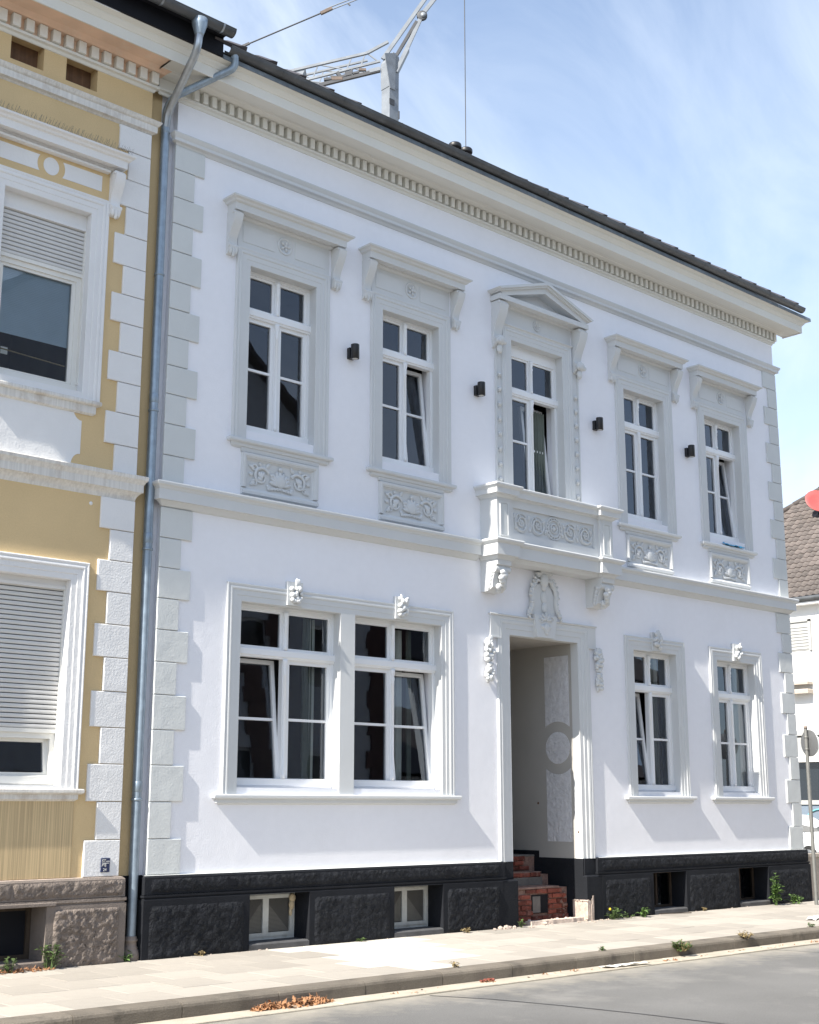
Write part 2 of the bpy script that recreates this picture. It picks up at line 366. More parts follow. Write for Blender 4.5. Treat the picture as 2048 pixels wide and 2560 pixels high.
MB().slab(-60, 24.2, -2.755, .6, -.29, -.022, .002).build('joint_bed', 'joint', pav)
rs = random.Random(11)
slab_me = {}
for i in range(48):
    for j in range(5):
        x = -4.0+i*.55+(.275 if j % 2 else 0); y = -2.75+j*.55
        new = (1.0 < x+.27 < 3.1+.35*(j-2) and j >= 1 and x > .95+.1*j) or (abs(x-1.45) < .3 and j == 0)
        m = 'slabnew' if new else 'slab'
        key = (m, rs.randrange(4))
        if key not in slab_me:
            d = [rs.uniform(-.0015, .0015) for _ in range(4)]
            b = MB().slab(.0045, .5455, .0045, .5455, -.05, 0, .0025)
            slab_me[key] = b.mesh('paving_slab', m)
        inst('paving_slab', slab_me[key], pav, (x, y, rs.uniform(-.0015, .0015)), (rs.uniform(-.0018,.0018), rs.uniform(-.0018,.0018), 0))
MB().slab(-60, -4.005, -2.75, .0, -.05, 0, .005).build('far_paving', 'slab', pav)
MB().slab(22.7, 24.2, -2.75, .0, -.05, 0, .005).build('far_paving', 'slab', pav)
krb = struct(bpy.data.objects.new('kerb', None)); COL.objects.link(krb)
x = -7.5
while x < 24:
    l = 1.0
    c = .02; y0, y1 = -3.0+rs.uniform(-.006,.006), -2.758
    b = MB(); pr = [(y1,-.28),(y0,-.28),(y0,-.035),(y0+.008,-.014),(y0+.03,.0),(y1,.004)]
    b.prism(pr, x+.004, x+l-.004); b.build('kerb_stone', 'kerb', krb); x += l
MB().box(-60,-7.51,-3.0,-2.758,-.28,0).build('far_kerb', 'kerb', krb)
# far pavement across the road
struct(MB().box(-60, 24.5, -13.9, -11.2, -.29, -.01).build('far_pavement', 'slab'))

# ================================================================ WHITE HOUSE
H = thing('white_house', 'long white stucco house with dark plinth, balcony and open brick doorway', 'house')
UPW = [1.64, 3.85, 6.45, 9.05, 11.27]
LOW = [(1.11,2.64),(2.87,4.40),(8.54,9.64),(10.76,11.86)]
holes = [(c-.53, c+.53, 6.06, 8.19) for c in UPW if c != 6.45] + [(5.87, 7.03, 5.2, 8.37)] + [(a, b, 1.80, 3.96) for a, b in LOW] + [(5.73, 7.21, .85, 3.955)]
w = MB(); wall_holes(w, -.02, 13.05, .85, 10.02, 0, .34, holes)
w.build('wall', 'wall', H)
sh = MB()                                                            # sides, back and rear of the house
sh.add([(13.05,.345,-.2),(13.05,9.5,-.2),(13.05,9.5,10.3),(13.05,.345,10.3)], [(0,1,2,3)])
sh.add([(-.02,.345,-.2),(-.02,9.5,-.2),(-.02,9.5,10.3),(-.02,.345,10.3)], [(3,2,1,0)])
sh.add([(-.02,9.5,-.2),(13.05,9.5,-.2),(13.05,9.5,10.3),(-.02,9.5,10.3)], [(0,1,2,3)])
sh.add([(-.02,.02,10.3),(13.05,.02,10.3),(13.05,9.5,10.3),(-.02,9.5,10.3)], [(0,1,2,3)])
sh.build('side_wall', 'wall', H)
# rooms behind the windows
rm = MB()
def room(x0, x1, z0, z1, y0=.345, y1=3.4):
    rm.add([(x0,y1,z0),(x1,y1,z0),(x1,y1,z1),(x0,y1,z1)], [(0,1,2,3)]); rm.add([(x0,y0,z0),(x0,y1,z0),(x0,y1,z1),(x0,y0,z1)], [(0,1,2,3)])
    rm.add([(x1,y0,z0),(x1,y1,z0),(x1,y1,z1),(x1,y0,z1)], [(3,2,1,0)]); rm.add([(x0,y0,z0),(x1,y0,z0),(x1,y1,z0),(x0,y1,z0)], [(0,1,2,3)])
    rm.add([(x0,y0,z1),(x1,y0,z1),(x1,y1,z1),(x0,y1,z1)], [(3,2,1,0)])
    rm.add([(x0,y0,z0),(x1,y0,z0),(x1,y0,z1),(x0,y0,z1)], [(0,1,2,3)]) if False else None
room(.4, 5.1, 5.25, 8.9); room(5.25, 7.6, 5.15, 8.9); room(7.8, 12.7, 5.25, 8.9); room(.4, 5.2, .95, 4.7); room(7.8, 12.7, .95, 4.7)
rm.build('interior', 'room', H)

# ---- plinth
pl = MB(); PT = .85
pz = [(-.03, 5.45), (7.53, 13.14)]
bas = [(1.285,2.15),(3.49,4.335),(8.73,9.555),(10.97,11.83)]
for a, b in pz:
    e0 = a if a > 0 else -.02; e1 = min(b, 13.05)
    pl.mould(e0, e1, [(0,.862),(.05,.858),(.066,.838),(.066,.66)], retL=True, retR=True)          # upper course
    pl.mould(e0, e1, [(.082,.655),(.082,.635),(.070,.625),(.070,.615),(.088,.608)], retL=True, retR=True)
hs = [(h[0], h[1], .06, .608) for h in bas]
wall_holes(pl, -.105, 5.45, -.25, .6085, -.088, .42, hs[:2]); wall_holes(pl, 7.53, 13.14, -.25, .6085, -.088, .42, hs[2:])
pl.build('plinth', 'plinth', H)
MB().mould(-.02, 5.45, [(.0,.8635),(.048,.8595),(.05,.8585)], retR=False).build('plinth_pale_top', 'quoin', H)  # pale skin: sunlight on the dark plinth's chamfer put into its colour
MB().mould(7.53, 13.05, [(.0,.8635),(.048,.8595),(.05,.8585)], retL=False).build('plinth_pale_top', 'quoin', H)  # same painted sunlight along the right-hand chamfer
segs = [(-.105,1.285),(2.15,3.49),(4.335,5.45),(7.53,8.73),(9.555,10.97),(11.83,13.14)]
rr = random.Random(5)
def roughpad(b, x0, x1, z0, z1, yf, amp=.012, st=.035, rnd=rr):
    """rough-cast panel: a displaced grid standing proud of the plinth"""
    nx = max(2, int((x1-x0)/st)); nz = max(2, int((z1-z0)/st)); v = []; f = []
    for j in range(nz+1):
        for i in range(nx+1):
            e = i in (0, nx) or j in (0, nz)
            v.append((x0+(x1-x0)*i/nx+(0 if e else rnd.uniform(-.01,.01)), yf+.012 if e else yf-rnd.random()*amp, z0+(z1-z0)*j/nz+(0 if e else rnd.uniform(-.01,.01))))
    for j in range(nz):
        for i in range(nx): a = j*(nx+1)+i; f.append((a, a+1, a+nx+2, a+nx+1))
    b.add(v, f, True)
for a, b_ in segs:
    b = MB(); roughpad(b, a+.075, b_-.075, -.02, .545, -.098); b.build('rusticated_panel', 'plinthrough', H)
for a, b_ in ((-.02+.01,5.42),(7.55,13.08)):
    b = MB(); roughpad(b, a, b_, .675, .828, -.074, .007, .03); b.build('rusticated_band', 'plinthrough', H)
vh = MB()
for x, z in ((1.03,.758),(4.45,.752)): vh.box(x-.058, x+.058, -.0835, -.070, z-.034, z+.034)
vh.build('vent_hole_shade', 'black', H)  # black blocks on the band, painting the shade inside two vents

# ---- quoins
ZQ = [9.42,9.11,8.75,8.41,8.06,7.68,7.33,6.985,6.63,6.28,5.92,5.545,5.205]
ZL = [4.93,4.575,4.23,3.88,3.525,3.165,2.80,2.415,2.03,1.637,1.243,.866]
def quoins(parent, xc, sgn, wide, nar, m, wide_first=True, ret=0.03, xoff=0.0):
    for zs in (ZQ, ZL):
        for i in range(len(zs)-1):
            wd = wide if (i % 2 == 0) else nar
            xa, xb = (xc, xc+sgn*wd) if sgn > 0 else (xc+sgn*wd, xc)
            MB().pad(xa, xb, zs[i+1]+.004, zs[i]-.004, .06 if False else .001, -.024-rr.random()*.003, .006).build('quoin', m, parent)
quoins(H, -.045, 1, .425, .285, 'quoin'); quoins(H, 13.075, -1, .425, .285, 'quoin')

# ---- string course, frieze moulding, main cornice, dentils
SC = [(.0,5.215),(.150,5.205),(.156,5.19),(.150,5.165),(.125,5.145),(.118,5.125),(.112,5.12),(.112,5.0),(.075,4.998),(.055,4.975),(.03,4.945),(.0,4.93)]
MB().mould(-.02, 5.09, SC, retR=False).build('string_course', 'trim', H)
MB().mould(7.81, 13.05, SC, retL=False).build('string_course', 'trim', H)
MB().mould(-.02, 13.05, [(0,9.572),(.098,9.562),(.102,9.55),(.085,9.52),(.071,9.50),(.071,9.462),(.03,9.45),(.012,9.42),(0,9.418)]).build('frieze_moulding', 'trim', H)
CX0 = -.02
MB().mould(-.30, 13.05, [(0,10.08),(.05,10.078),(.05,10.052),(.02,10.04),(.012,10.01),(0,10.005)]).build('cornice_fillet', 'cream', H)
MB().mould(-.30, 13.05, [(0,10.24),(.003,10.235),(.003,10.08),(0,10.078)]).build('dentil_backing', 'cream', H)
BED = [(0,10.30),(.17,10.285),(.172,10.267),(.15,10.262),(.135,10.25),(.092,10.235),(.0,10.228)]
COR = [(0,10.48),(.53,10.476),(.525,10.468),(.49,10.455),(.463,10.446),(.457,10.425),(.43,10.395),(.424,10.38),(.415,10.376),(.413,10.372),(.413,10.243),(.395,10.243),(.39,10.262),(.17,10.270),(0,10.29)]
MB().mould(-.39, 13.05, BED, retL=False).build('bed_moulding', 'cream', H)
MB().mould(-.39, 13.05, COR, retL=False).build('cornice', 'cream', H)
MB().mould(.25, 13.05, [(0,10.535),(.536,10.53),(.540,10.47),(.532,10.47),(.53,10.4765),(0,10.481)], retL=False).build('zinc_flashing', 'flash', H)
dm = MB().pad(0, .068, 10.085, 10.226, -.001, -.078, .003).mesh('dentil', 'cream')
x = .16
while x < 13.07: inst('dentil', dm, H, (x, 0, 0)); x += .1302
# gutter in lengths with joint rings, tilted tile row behind it
def halfpipe(b, x0, x1, yc, zt, r, n=12, th=.006):
    prof = [(yc+r*cos(pi+pi*i/n), zt+r*sin(pi+pi*i/n)) for i in range(n+1)]       # back? runs +Y..-Y
    prof = [(yc+r*cos(t), zt+r*sin(t)) for t in [pi+pi*i/n for i in range(n+1)]]
    inn = [(yc+(r-th)*cos(t), zt+(r-th)*sin(t)) for t in [pi+pi*i/n for i in range(n+1)]][::-1]
    b.prism(prof+inn, x0, x1)
    b.tube([(x0, yc-r+.002, zt+.001), (x1, yc-r+.002, zt+.001)], .008, 8)
g = MB(); halfpipe(g, .30, 13.27, -.555, 10.625, .076)
x = 1.1
gut = g.build('gutter', 'zinc', H)
while x < 13.2:
    b = MB(); halfpipe(b, x, x+.022, -.555, 10.6255, .0795); b.build('gutter_joint', 'zinc', gut); x += 1.0 if x < 12 else .8
ge = MB().prism([(-.555+.076*cos(t), 10.625+.076*sin(t)) for t in [pi+pi*i/12 for i in range(13)]], 13.262, 13.27); ge.build('gutter_end', 'zinc', gut)
# roof: slab plus a first row of tiles that shows over the gutter
rf = MB(); T35 = math.tan(radians(34))
rf.add([(-.1,-.48,10.60),(13.45,-.48,10.60),(13.45,4.75,10.60+5.23*T35),(-.1,4.75,10.60+5.23*T35)], [(0,1,2,3)])
rf.add([(-.1,9.98,10.60),(13.45,9.98,10.60),(13.45,4.75,10.60+5.23*T35),(-.1,4.75,10.60+5.23*T35)], [(3,2,1,0)])
rf.add([(13.2,-.4,10.4),(13.2,9.9,10.4),(13.2,4.75,10.55+5.15*T35)], [(0,1,2)])
roof = rf.build('roof', 'tile', H)
def eave_tile(dz):
    b = MB(); t = b
    pts = []
    for i in range(9):
        u = i/8; h = .010+.030*u**2.2 + (.012 if i >= 7 else 0)
        pts.append((u*.455, h))
    pts += [(.462, .0), (.455, -.02), (0, -.02)]
    b.prism(pts, 0, .42, 'y')
    return b.mesh('roof_tile', 'tile')
tm = eave_tile(0)
for i in range(29):
    x = .10+i*.4645
    z = 10.622+(.060*max(0, 1-x/2.4))+(.026*min(1, max(0, (x-5.0)/1.6)))-(.05 if 2.0 < x < 5.2 else 0)
    if x+.46 < 13.4: inst('roof_tile', tm, roof, (x, -.575, z), (radians(34), 0, 0))
for x in (4.23, 4.455):
    b = MB(); b.lathe([(.05,10.62),(.05,10.85),(.088,10.853),(.097,10.865),(.097,10.91),(.085,10.928),(.02,10.932)], x+.21, -.30, 16)
    b.build('roof_vent', 'lamp', H)

# ---- ornament helpers
def leafblob(b, x, z, y, l, wd, ang, th=.012):
    R = Matrix.Rotation(-ang, 3, 'Y'); b.sph((x+cos(ang)*l/2, y, z+sin(ang)*l/2), (l/2, th, wd/2), 8, 6, R)
def spiral(b, cx, cz, y, r0, turns, a0, sgn=1, r=.012, n=26, shrink=.18):
    pts = []; rad = []
    for i in range(n+1):
        u = i/n; a = a0+sgn*turns*2*pi*u; q = r0*(1-u*(1-shrink)); pts.append((cx+q*cos(a), y-.004*u, cz+q*sin(a))); rad.append(r*(1-.45*u))
    b.tube(pts, rad, 6)
def ring(b, cx, cz, y, R, r, n=24):
    v = []; f = []
    for i in range(n):
        a = 2*pi*i/n
        for k in range(6):
            t = 2*pi*k/6; v.append((cx+(R+r*cos(t))*cos(a), y-r*.9*sin(t), cz+(R+r*cos(t))*sin(a)))
    for i in range(n):
        for k in range(6): j = (i+1) % n; l = (k+1) % 6; f.append((i*6+k, i*6+l, j*6+l, j*6+k))
    b.add(v, f, True)
def rosette(b, cx, cz, y, R, pet=6):
    b.sph((cx, y-.006, cz), (R*.28, .014, R*.28), 8, 6)
    for i in range(pet): leafblob(b, cx+cos(2*pi*i/pet)*R*.2, cz+sin(2*pi*i/pet)*R*.2, y, R*.72, R*.45, 2*pi*i/pet, .011)
def grapes(b, cx, z0, z1, y, wd, seed, r0=.03):
    q = random.Random(seed); n = 26
    for i in range(n):
        u = q.random(); z = z0+(z1-z0)*u; wl = wd*(.35+.65*sin(pi*min(1, .15+u*.8)))
        b.sph((cx+q.uniform(-1,1)*wl/2, y-q.random()*.025, z), r0*q.uniform(.6,1.15), 8, 6)
    for i in range(4): a = pi/2+q.uniform(-1.1,1.1); leafblob(b, cx, z1-.03, y-.02, wd*.7, wd*.32, a, .016)
def bracket(parent, cx, z0, z1, wd, p1, m='trim', acan=True):
    """scrolled bracket under a hood: S-shaped side profile"""
    h = z1-z0; pr = [(0,z1),(-p1,z1),(-p1,z1-.05*h)]
    for i in range(13):
        u = i/12; pr.append((-(p1*.93*(1-u)**1.15+.045+.012*sin(u*6)), z1-.07*h-u*.66*h))
    pr += [(-.075, z0+.24*h),(-.085,z0+.17*h),(-.07,z0+.09*h),(-.03,z0+.02*h),(0,z0)]
    b = MB().prism(pr, cx-wd/2, cx+wd/2)
    b.tube([(cx-wd*.56, -.062, z0+.20*h), (cx+wd*.56, -.062, z0+.20*h)], .024, 10)
    b.tube([(cx-wd*.58, -p1*.95, z1-.05*h), (cx+wd*.58, -p1*.95, z1-.05*h)], .018, 8)
    if acan:
        for k, s in ((-.3,1),(0,1.25),(.3,1)): leafblob(b, cx+k*wd, z0+.22*h, -.062, .13*s, wd*.36, -pi/2, .026)
    return b.build('bracket', m, parent)
CAS = [(-.003,-.13),(-.003,.012),(.004,.016),(.066,.016),(.070,.022),(.074,.022),(.130,.022),(.134,.030),(.146,.034),(.160,.033),(.172,.026),(.182,.030),(.195,.034),(.205,.034),(.212,.028),(.214,0)]

# ---- windows
def rect_frame(b, x0, x1, z0, z1, wd, y0, y1, bot=None):
    bot = bot or wd
    b.box(x0, x0+wd, y0, y1, z0, z1); b.box(x1-wd, x1, y0, y1, z0, z1); b.box(x0+wd, x1-wd, y0, y1, z1-wd, z1); b.box(x0+wd, x1-wd, y0, y1, z0, z0+bot)
def window(parent, x0, x1, z0, z1, zt0, zt1, zbar, tilt=None, curtains=(), head=.0, label=None):
    cx = (x0+x1)/2; yf = .13; F = 'pvc'
    b = MB(); fw = .045; zh = z1-head
    b.box(x0, x0+fw, yf, yf+.075, z0, z1); b.box(x1-fw, x1, yf, yf+.075, z0, z1)
    b.box(x0+fw, x1-fw, yf, yf+.075, zh-fw, z1); b.box(x0+fw, x1-fw, yf, yf+.075, z0, z0+.045)
    b.mould(x0+.004, x1-.004, [(0,z0+.112),(.022,z0+.105),(.024,z0+.03),(.006,z0+.022),(0,z0)], False, False, y=yf)   # weather board
    b.mould(x0+.002, x1-.002, [(0,zt1),(.030,zt1-.006),(.034,zt1-.02),(.034,zt0+.028),(.022,zt0+.022),(.016,zt0),(0,zt0)], False, False, y=yf)   # transom
    b.box(x0+fw, x1-fw, yf+.001, yf+.074, zt0, zt1)
    for za, zb in ((zt1, zh-fw), (z0+.11, zt0)):                                                   # turned mullions
        b.box(cx-.034, cx+.034, yf-.004, yf+.07, za, zb)
        b.lathe([(.026,za),(.026,za+.05),(.020,za+.06),(.020,zb-.20),(.027,zb-.19),(.02,zb-.17),(.032,zb-.13),(.024,zb-.10),(.034,zb-.05),(.036,zb-.03),(.036,zb)], cx, yf-.006, 10)
    wn = b.build('window', F, parent, label)
    for a, c, nm in ((x0+fw, cx-.034, 'L'), (cx+.034, x1-fw, 'R')):
        b = MB(); rect_frame(b, a, c, zt1, zh-fw, .032, yf+.02, yf+.062); b.build('top_light', F, wn)
        MB().add([(a+.03,yf+.04,zt1+.03),(c-.03,yf+.04,zt1+.03),(c-.03,yf+.04,zh-fw-.03),(a+.03,yf+.04,zh-fw-.03)], [(0,1,2,3)]).build('pane', 'glass', wn)
        za, zb = z0+.045, zt0
        b = MB(); rect_frame(b, a, c, za, zb, .05, yf+.012, yf+.062, .062); b.box(a+.05, c-.05, yf+.02, yf+.055, zbar-.016, zbar+.016)
        p = MB().add([(a+.048,yf+.042,za+.06),(c-.048,yf+.042,za+.06),(c-.048,yf+.042,zb-.048),(a+.048,yf+.042,zb-.048)], [(0,1,2,3)])
        if tilt and nm in tilt:
            t = radians(6.2); cy, cz = yf+.05, za
            def ro(q): y, z = q.y-cy, q.z-cz; return (q.x, cy+y*cos(t)+z*sin(t), cz-y*sin(t)+z*cos(t))
            b.xf(ro); p.xf(ro)
            b.build('sash', F, wn, 'casement tilted inwards'); p.build('pane', 'glass', wn)
        else: b.build('sash', F, wn); p.build('pane', 'glass', wn)
    for (a, c, zlo, zhi, m, yy) in curtains:
        b = MB(); n = 28; v = []; f = []
        for i in range(n+1):
            x = a+(c-a)*i/n
            for j in range(5):
                z = zlo+(zhi-zlo)*j/4; v.append((x, yy+.022*sin(i*1.7)+.012*sin(i*.9+j*.5), z))
        for i in range(n):
            for j in range(4): q = i*5+j; f.append((q, q+5, q+6, q+1))
        b.add(v, f, True); b.build('curtain', m, wn)
    return wn
def sill(parent, x0, x1, zt, p=.074, h=.11, inset=.045, m='trim', name='window_sill'):
    b = MB().mould(x0+p, x1-p, [(-.12,zt+.012),(p-.006,zt),(p,zt-.012),(p,zt-.038),(p-.012,zt-.05),(p-.03,zt-.056)], True, True)
    b.mould(x0+p+inset*.4, x1-p-inset*.4, [(p-.034,zt-.055),(p-.036,zt-h+.02),(.012,zt-h),(0,zt-h-.001)], True, True)
    return b.build(name, m, parent)
def relief_panel(parent, cx, z0, z1, hw, m='trim'):
    b = MB().casing(cx-hw+.09, cx+hw-.09, z0+.09, z1-.09, [(0,-.001),(0,.004),(.022,.018),(.03,.036),(.036,.036),(.05,.048),(.075,.05),(.082,.044),(.088,.044),(.09,0)])
    v = [(cx-hw,-.0,z0),(cx-hw+.012,-.046,z0+.012),(cx-hw+.085,-.05,z0+.05),(cx-hw+.09,-.004,z0+.09)]
    b.prism([(0,z0-.002),(-.05,z0+.012),(-.05,z0+.045),(-.03,z0+.07),(-.004,z0+.092),(0,z0+.092)], cx-hw, cx+hw)
    pn = b.build('relief_panel', m, parent); y = -.004
    r = MB(); cz = (z0+z1)/2+.005
    r.box(cx-hw+.088, cx+hw-.088, -.003, .002, z0+.088, z1-.088)
    for i in range(9):
        a = pi*(.06+.88*i/8); leafblob(r, cx, cz-.085, y-.016, .20-.03*abs(i-4)/4, .058, a, .028)
    r.sph((cx, y-.034, cz-.03), (.085, .03, .085), 10, 7); r.sph((cx, y-.03, cz+.12), (.034,.024,.03), 8, 6)
    for i in range(9): r.sph((cx+(i-4)*.042, y-.018, cz-.125-.005*abs(i-4)), (.028,.024,.022), 8, 6)
    n0 = len(r.v); f0 = len(r.f); ox = cx+.285
    spiral(r, ox, cz-.01, y-.016, .125, .95, pi*.85, -1, .026, 24, .42)
    for dx, dz, an, l in ((-.05,.055,-.9,.12),(.0,.06,-1.5,.13),(.045,.05,-2.0,.11),(-.02,-.06,.4,.09)): leafblob(r, ox+dx, cz+dz, y-.022, l, .05, an, .026)
    spiral(r, ox+.11, cz+.085, y-.014, .05, .9, pi, -1, .018, 14, .4); spiral(r, ox+.10, cz-.10, y-.014, .045, .9, 0, 1, .016, 14, .4)
    for dx, dz, an, l in ((.10,.07,.5,.10),(.09,-.08,-.6,.10),(.12,0,.0,.07),(-.07,.10,2.2,.10),(-.08,-.09,-2.3,.09),(.02,.115,1.5,.06),(-.13,.02,2.9,.06)): leafblob(r, ox+dx, cz+dz, y-.012, l, .05, an, .022)
    m_ = len(r.v)-n0
    r.add([(2*cx-q[0], q[1], q[2]) for q in r.v[n0:]], [[i-n0 for i in f[::-1]] for f in r.f[f0:]], True)
    r.xf(lambda q: (q.x, -.003+(q.y+.003)*.62, q.z))
    r.build('relief_panel_ornament', m, parent)
HOOD = [(0,8.968),(.252,8.958),(.263,8.948),(.258,8.93),(.225,8.915),(.212,8.892),(.195,8.888),(.183,8.88),(.181,8.795),(.155,8.795),(.15,8.80),(.06,8.805),(.055,8.785),(.03,8.77),(0,8.762)]
def upper_window(c, tilt=None, curtains=(), label=None):
    wn = window(H, c-.53, c+.53, 6.06, 8.19, 7.572, 7.685, 6.90, tilt, curtains, label=label)
    MB().casing(c-.53, c+.53, 5.93, 8.19, CAS).build('surround', 'trim', wn)
    fz = MB().box(c-.735, c+.735, -.012, .0, 8.405, 8.77); fz.build('frieze', 'trim', wn)
    for s in (-1, 1):
        b = MB(); xa, xb = sorted((c+s*.16, c+s*.66)); b.pad(xa, xb, 8.475, 8.70, -.010, -.019, .004); b.build('frieze_tablet', 'trim', wn)
    md = MB(); md.lathe([(.118,-.012),(.118,-.020),(.108,-.026),(.096,-.020),(.092,-.014),(.0,-.014)], c, 0, 24, 'y', True, 8.60); rosette(md, c, 8.60, -.022, .085, 5); md.build('medallion', 'trim', wn)
    MB().mould(c-.71, c+.71, HOOD).build('hood', 'trim', wn)
    for s in (-1, 1): bracket(wn, c+s*.835, 8.235, 8.79, .125, .15)
    sill(wn, c-.805, c+.805, 5.932)
    MB().prism([(0,5.83),(-.030,5.83),(-.022,5.785),(0,5.78)], c-.60, c+.60).build('apron', 'trim', wn)
    relief_panel(wn, c, 5.255, 5.775, .585)
    return wn
upper_window(UPW[0]); upper_window(UPW[1], 'R'); upper_window(UPW[3]); upper_window(UPW[4], 'R')
# pediment window behind the balcony
c = 6.45
wn = window(H, 5.87, 7.03, 5.22, 8.37, 7.572, 7.685, 6.885, 'R', [(6.72, 6.95, 5.4, 7.5, 'curtaingrey', .33)], head=.13, label='tall balcony window under a triangular pediment')
MB().casing(5.87, 7.03, 5.2, 8.37, [(u*.93, p) for u, p in CAS]).build('surround', 'trim', wn)
for s in (-1, 1):
    xa, xb = sorted((c+s*.775, c+s*.935))
    b = MB(); b.pad(xa, xb, 5.2, 8.25, -.0, -.012, .004); b.box(xa, xa+.022, -.026, -.011, 5.2, 8.2); b.box(xb-.022, xb, -.026, -.011, 5.2, 8.2); b.build('pilaster_strip', 'trim', wn)
    b = MB()
    for i in range(9): z = 7.77-i*.2255; b.sph((c+s*.855, -.026, z), (.036,.030,.036), 8, 6); rosette(b, c+s*.855, z-.03, -.016, .05, 4)
    b.build('rosette_row', 'trim', wn)
    bracket(wn, c+s*.90, 8.15, 8.86, .17, .17)
    b = MB(); b.sph((c+s*.90, -.10, 8.27), (.085,.06,.075), 10, 7); b.sph((c+s*.90-.06, -.12, 8.24), (.045,.04,.04), 8, 6); b.sph((c+s*.90+.06, -.12, 8.24), (.045,.04,.04), 8, 6); leafblob(b, c+s*.90, 8.22, -.08, .16, .10, -pi/2, .04); b.build('bracket_scroll', 'trim', wn)
MB().box(c-.78, c+.78, -.012, 0, 8.565, 8.90).build('frieze', 'trim', wn)
MB().mould(c-.74, c+.74, [(0,8.60),(.05,8.592),(.056,8.575),(.03,8.555),(.012,8.55),(0,8.548)]).build('frieze_fillet', 'trim', wn)
md = MB(); md.lathe([(.085,-.012),(.085,-.024),(.075,-.03),(.064,-.022),(.06,-.016),(0,-.016)], c, 0, 20, 'y', True, 8.725); rosette(md, c, 8.725, -.02, .055, 6); md.build('medallion', 'trim', wn)
pd = MB().mould(c-.80, c+.80, [(0,8.955),(.2,8.95),(.205,8.945),(.205,8.872),(.18,8.872),(.175,8.878),(.06,8.885),(.05,8.865),(0,8.84)])
apx = 9.365; e0 = 1.07; zr = 9.02
def rake(y0, y1, u0, u1):                                           # band along the two slopes, u measured downwards from the top edge
    sl = (apx-zr)/e0
    for s in (-1, 1):
        q = [(c, apx-u0), (c+s*(e0-u0*.9), zr-u0*.1), (c+s*(e0-u1*.9), zr-u1*.55), (c, apx-u1)]
        pd.prism(q, y0, y1, 'y')
rake(-.265, 0, 0, .045); rake(-.24, 0, .044, .075); rake(-.20, 0, .074, .165)
pd.add([(c-.8,-.03,8.95),(c+.8,-.03,8.95),(c,-.03,9.24)], [(0,1,2)])
pd.build('pediment', 'trim', wn)

# ground floor: a twin window under one surround, and two single ones
def keystone(parent, cx, y=-.0, seed=1):
    b = MB(); b.prism([(cx-.118,4.265),(cx-.112,3.975),(cx+.112,3.975),(cx+.118,4.265)], 0, -.052, 'y')
    ks = b.build('keystone', 'trim', parent)
    b = MB(); grapes(b, cx, 4.02, 4.22, -.062, .17, seed, .034); b.build('keystone_fruit', 'trim', parent)
GW = [(1.11,2.64),(2.87,4.40)]
cur = 'curtain'
w1 = window(H, *GW[0], 1.80, 3.96, 3.33, 3.44, 2.61, 'L', [(2.34,2.47,1.9,3.9,'curtaingrey',.36),(2.44,2.52,1.9,3.9,cur,.38)], label='left half of the twin window, its left casement tilted')
w2 = window(H, *GW[1], 1.80, 3.96, 3.33, 3.44, 2.61, 'R', [(3.95,4.05,1.9,3.9,cur,.42),(4.14,4.2,1.9,3.9,'curtaingrey',.40)], label='right half of the twin window, its right casement tilted')
b = MB().casing(1.11, 4.40, 1.72, 3.96, CAS)
b.box(2.637, 2.873, -.016, .13, 1.72, 3.9625); b.build('twin_window_surround', 'trim', H)
sill(H, .775, 4.70, 1.722, .076, .115, name='twin_window_sill')
keystone(w1, 1.88, seed=1); keystone(w2, 3.65, seed=2)
w3 = window(H, *LOW[2], 1.80, 3.96, 3.33, 3.44, 2.61, 'L', [(9.18,9.46,1.85,3.9,'curtaingrey',.27),(9.36,9.43,3.4,3.9,cur,.25)], label='narrow ground floor window with its left casement tilted')
w4 = window(H, *LOW[3], 1.80, 3.96, 3.33, 3.44, 2.61, None, [(10.80,11.16,1.85,3.3,cur,.26),(11.40,11.84,1.85,3.3,cur,.25),(11.62,11.74,3.3,3.9,cur,.26)], label='narrow ground floor window with white net curtains')
for wn, (a, b_), sd in ((w3, LOW[2], 3), (w4, LOW[3], 4)):
    MB().casing(a, b_, 1.72, 3.96, CAS).build('surround', 'trim', wn)
    sill(wn, (a+b_)/2-.865, (a+b_)/2+.865, 1.732, .076, .105); keystone(wn, (a+b_)/2+.01, seed=sd)

# ---- balcony
bal = MB(); BL, BR = 5.18, 7.72
bal.box(BL+.05, BR-.05, -.255, 0, 5.19, 5.86)
bal.box(BL+.02, BR-.02, -.27, -.0, 5.19, 5.215)
bc = bal.build('balcony', 'trim', H)
b = MB().casing(5.56, 7.34, 5.36, 5.70, [(0,-.27+.0),(0,.262),(.012,.272),(.02,.272),(.024,.257)]); b = MB()
rect_frame(b, BL+.28, BR-.28, 5.215, 5.845, .001, -.258, -.256)
fr = MB(); fr.box(BL+.28, BR-.28, -.285, -.25, 5.72, 5.85); fr.box(BL+.28, BR-.28, -.285, -.25, 5.2, 5.355); fr.box(BL+.28, 5.56, -.285, -.25, 5.355, 5.72); fr.box(7.34, BR-.28, -.285, -.25, 5.355, 5.72)
fr.build('parapet_frame', 'trim', bc)
r = MB(); y = -.262; cz = 5.537
ring(r, 6.45, cz, y, .165, .014); ring(r, 6.45, cz, y-.003, .125, .012); ring(r, 6.45, cz, y-.003, .065, .012); r.sph((6.45,y-.004,cz), (.035,.018,.035), 8, 6)
for i in range(16): a = 2*pi*i/16; r.sph((6.45+.145*cos(a), y-.005, cz+.145*sin(a)), (.014,.012,.014), 6, 5)
rosette(r, 6.45, cz, y-.004, .055, 6)
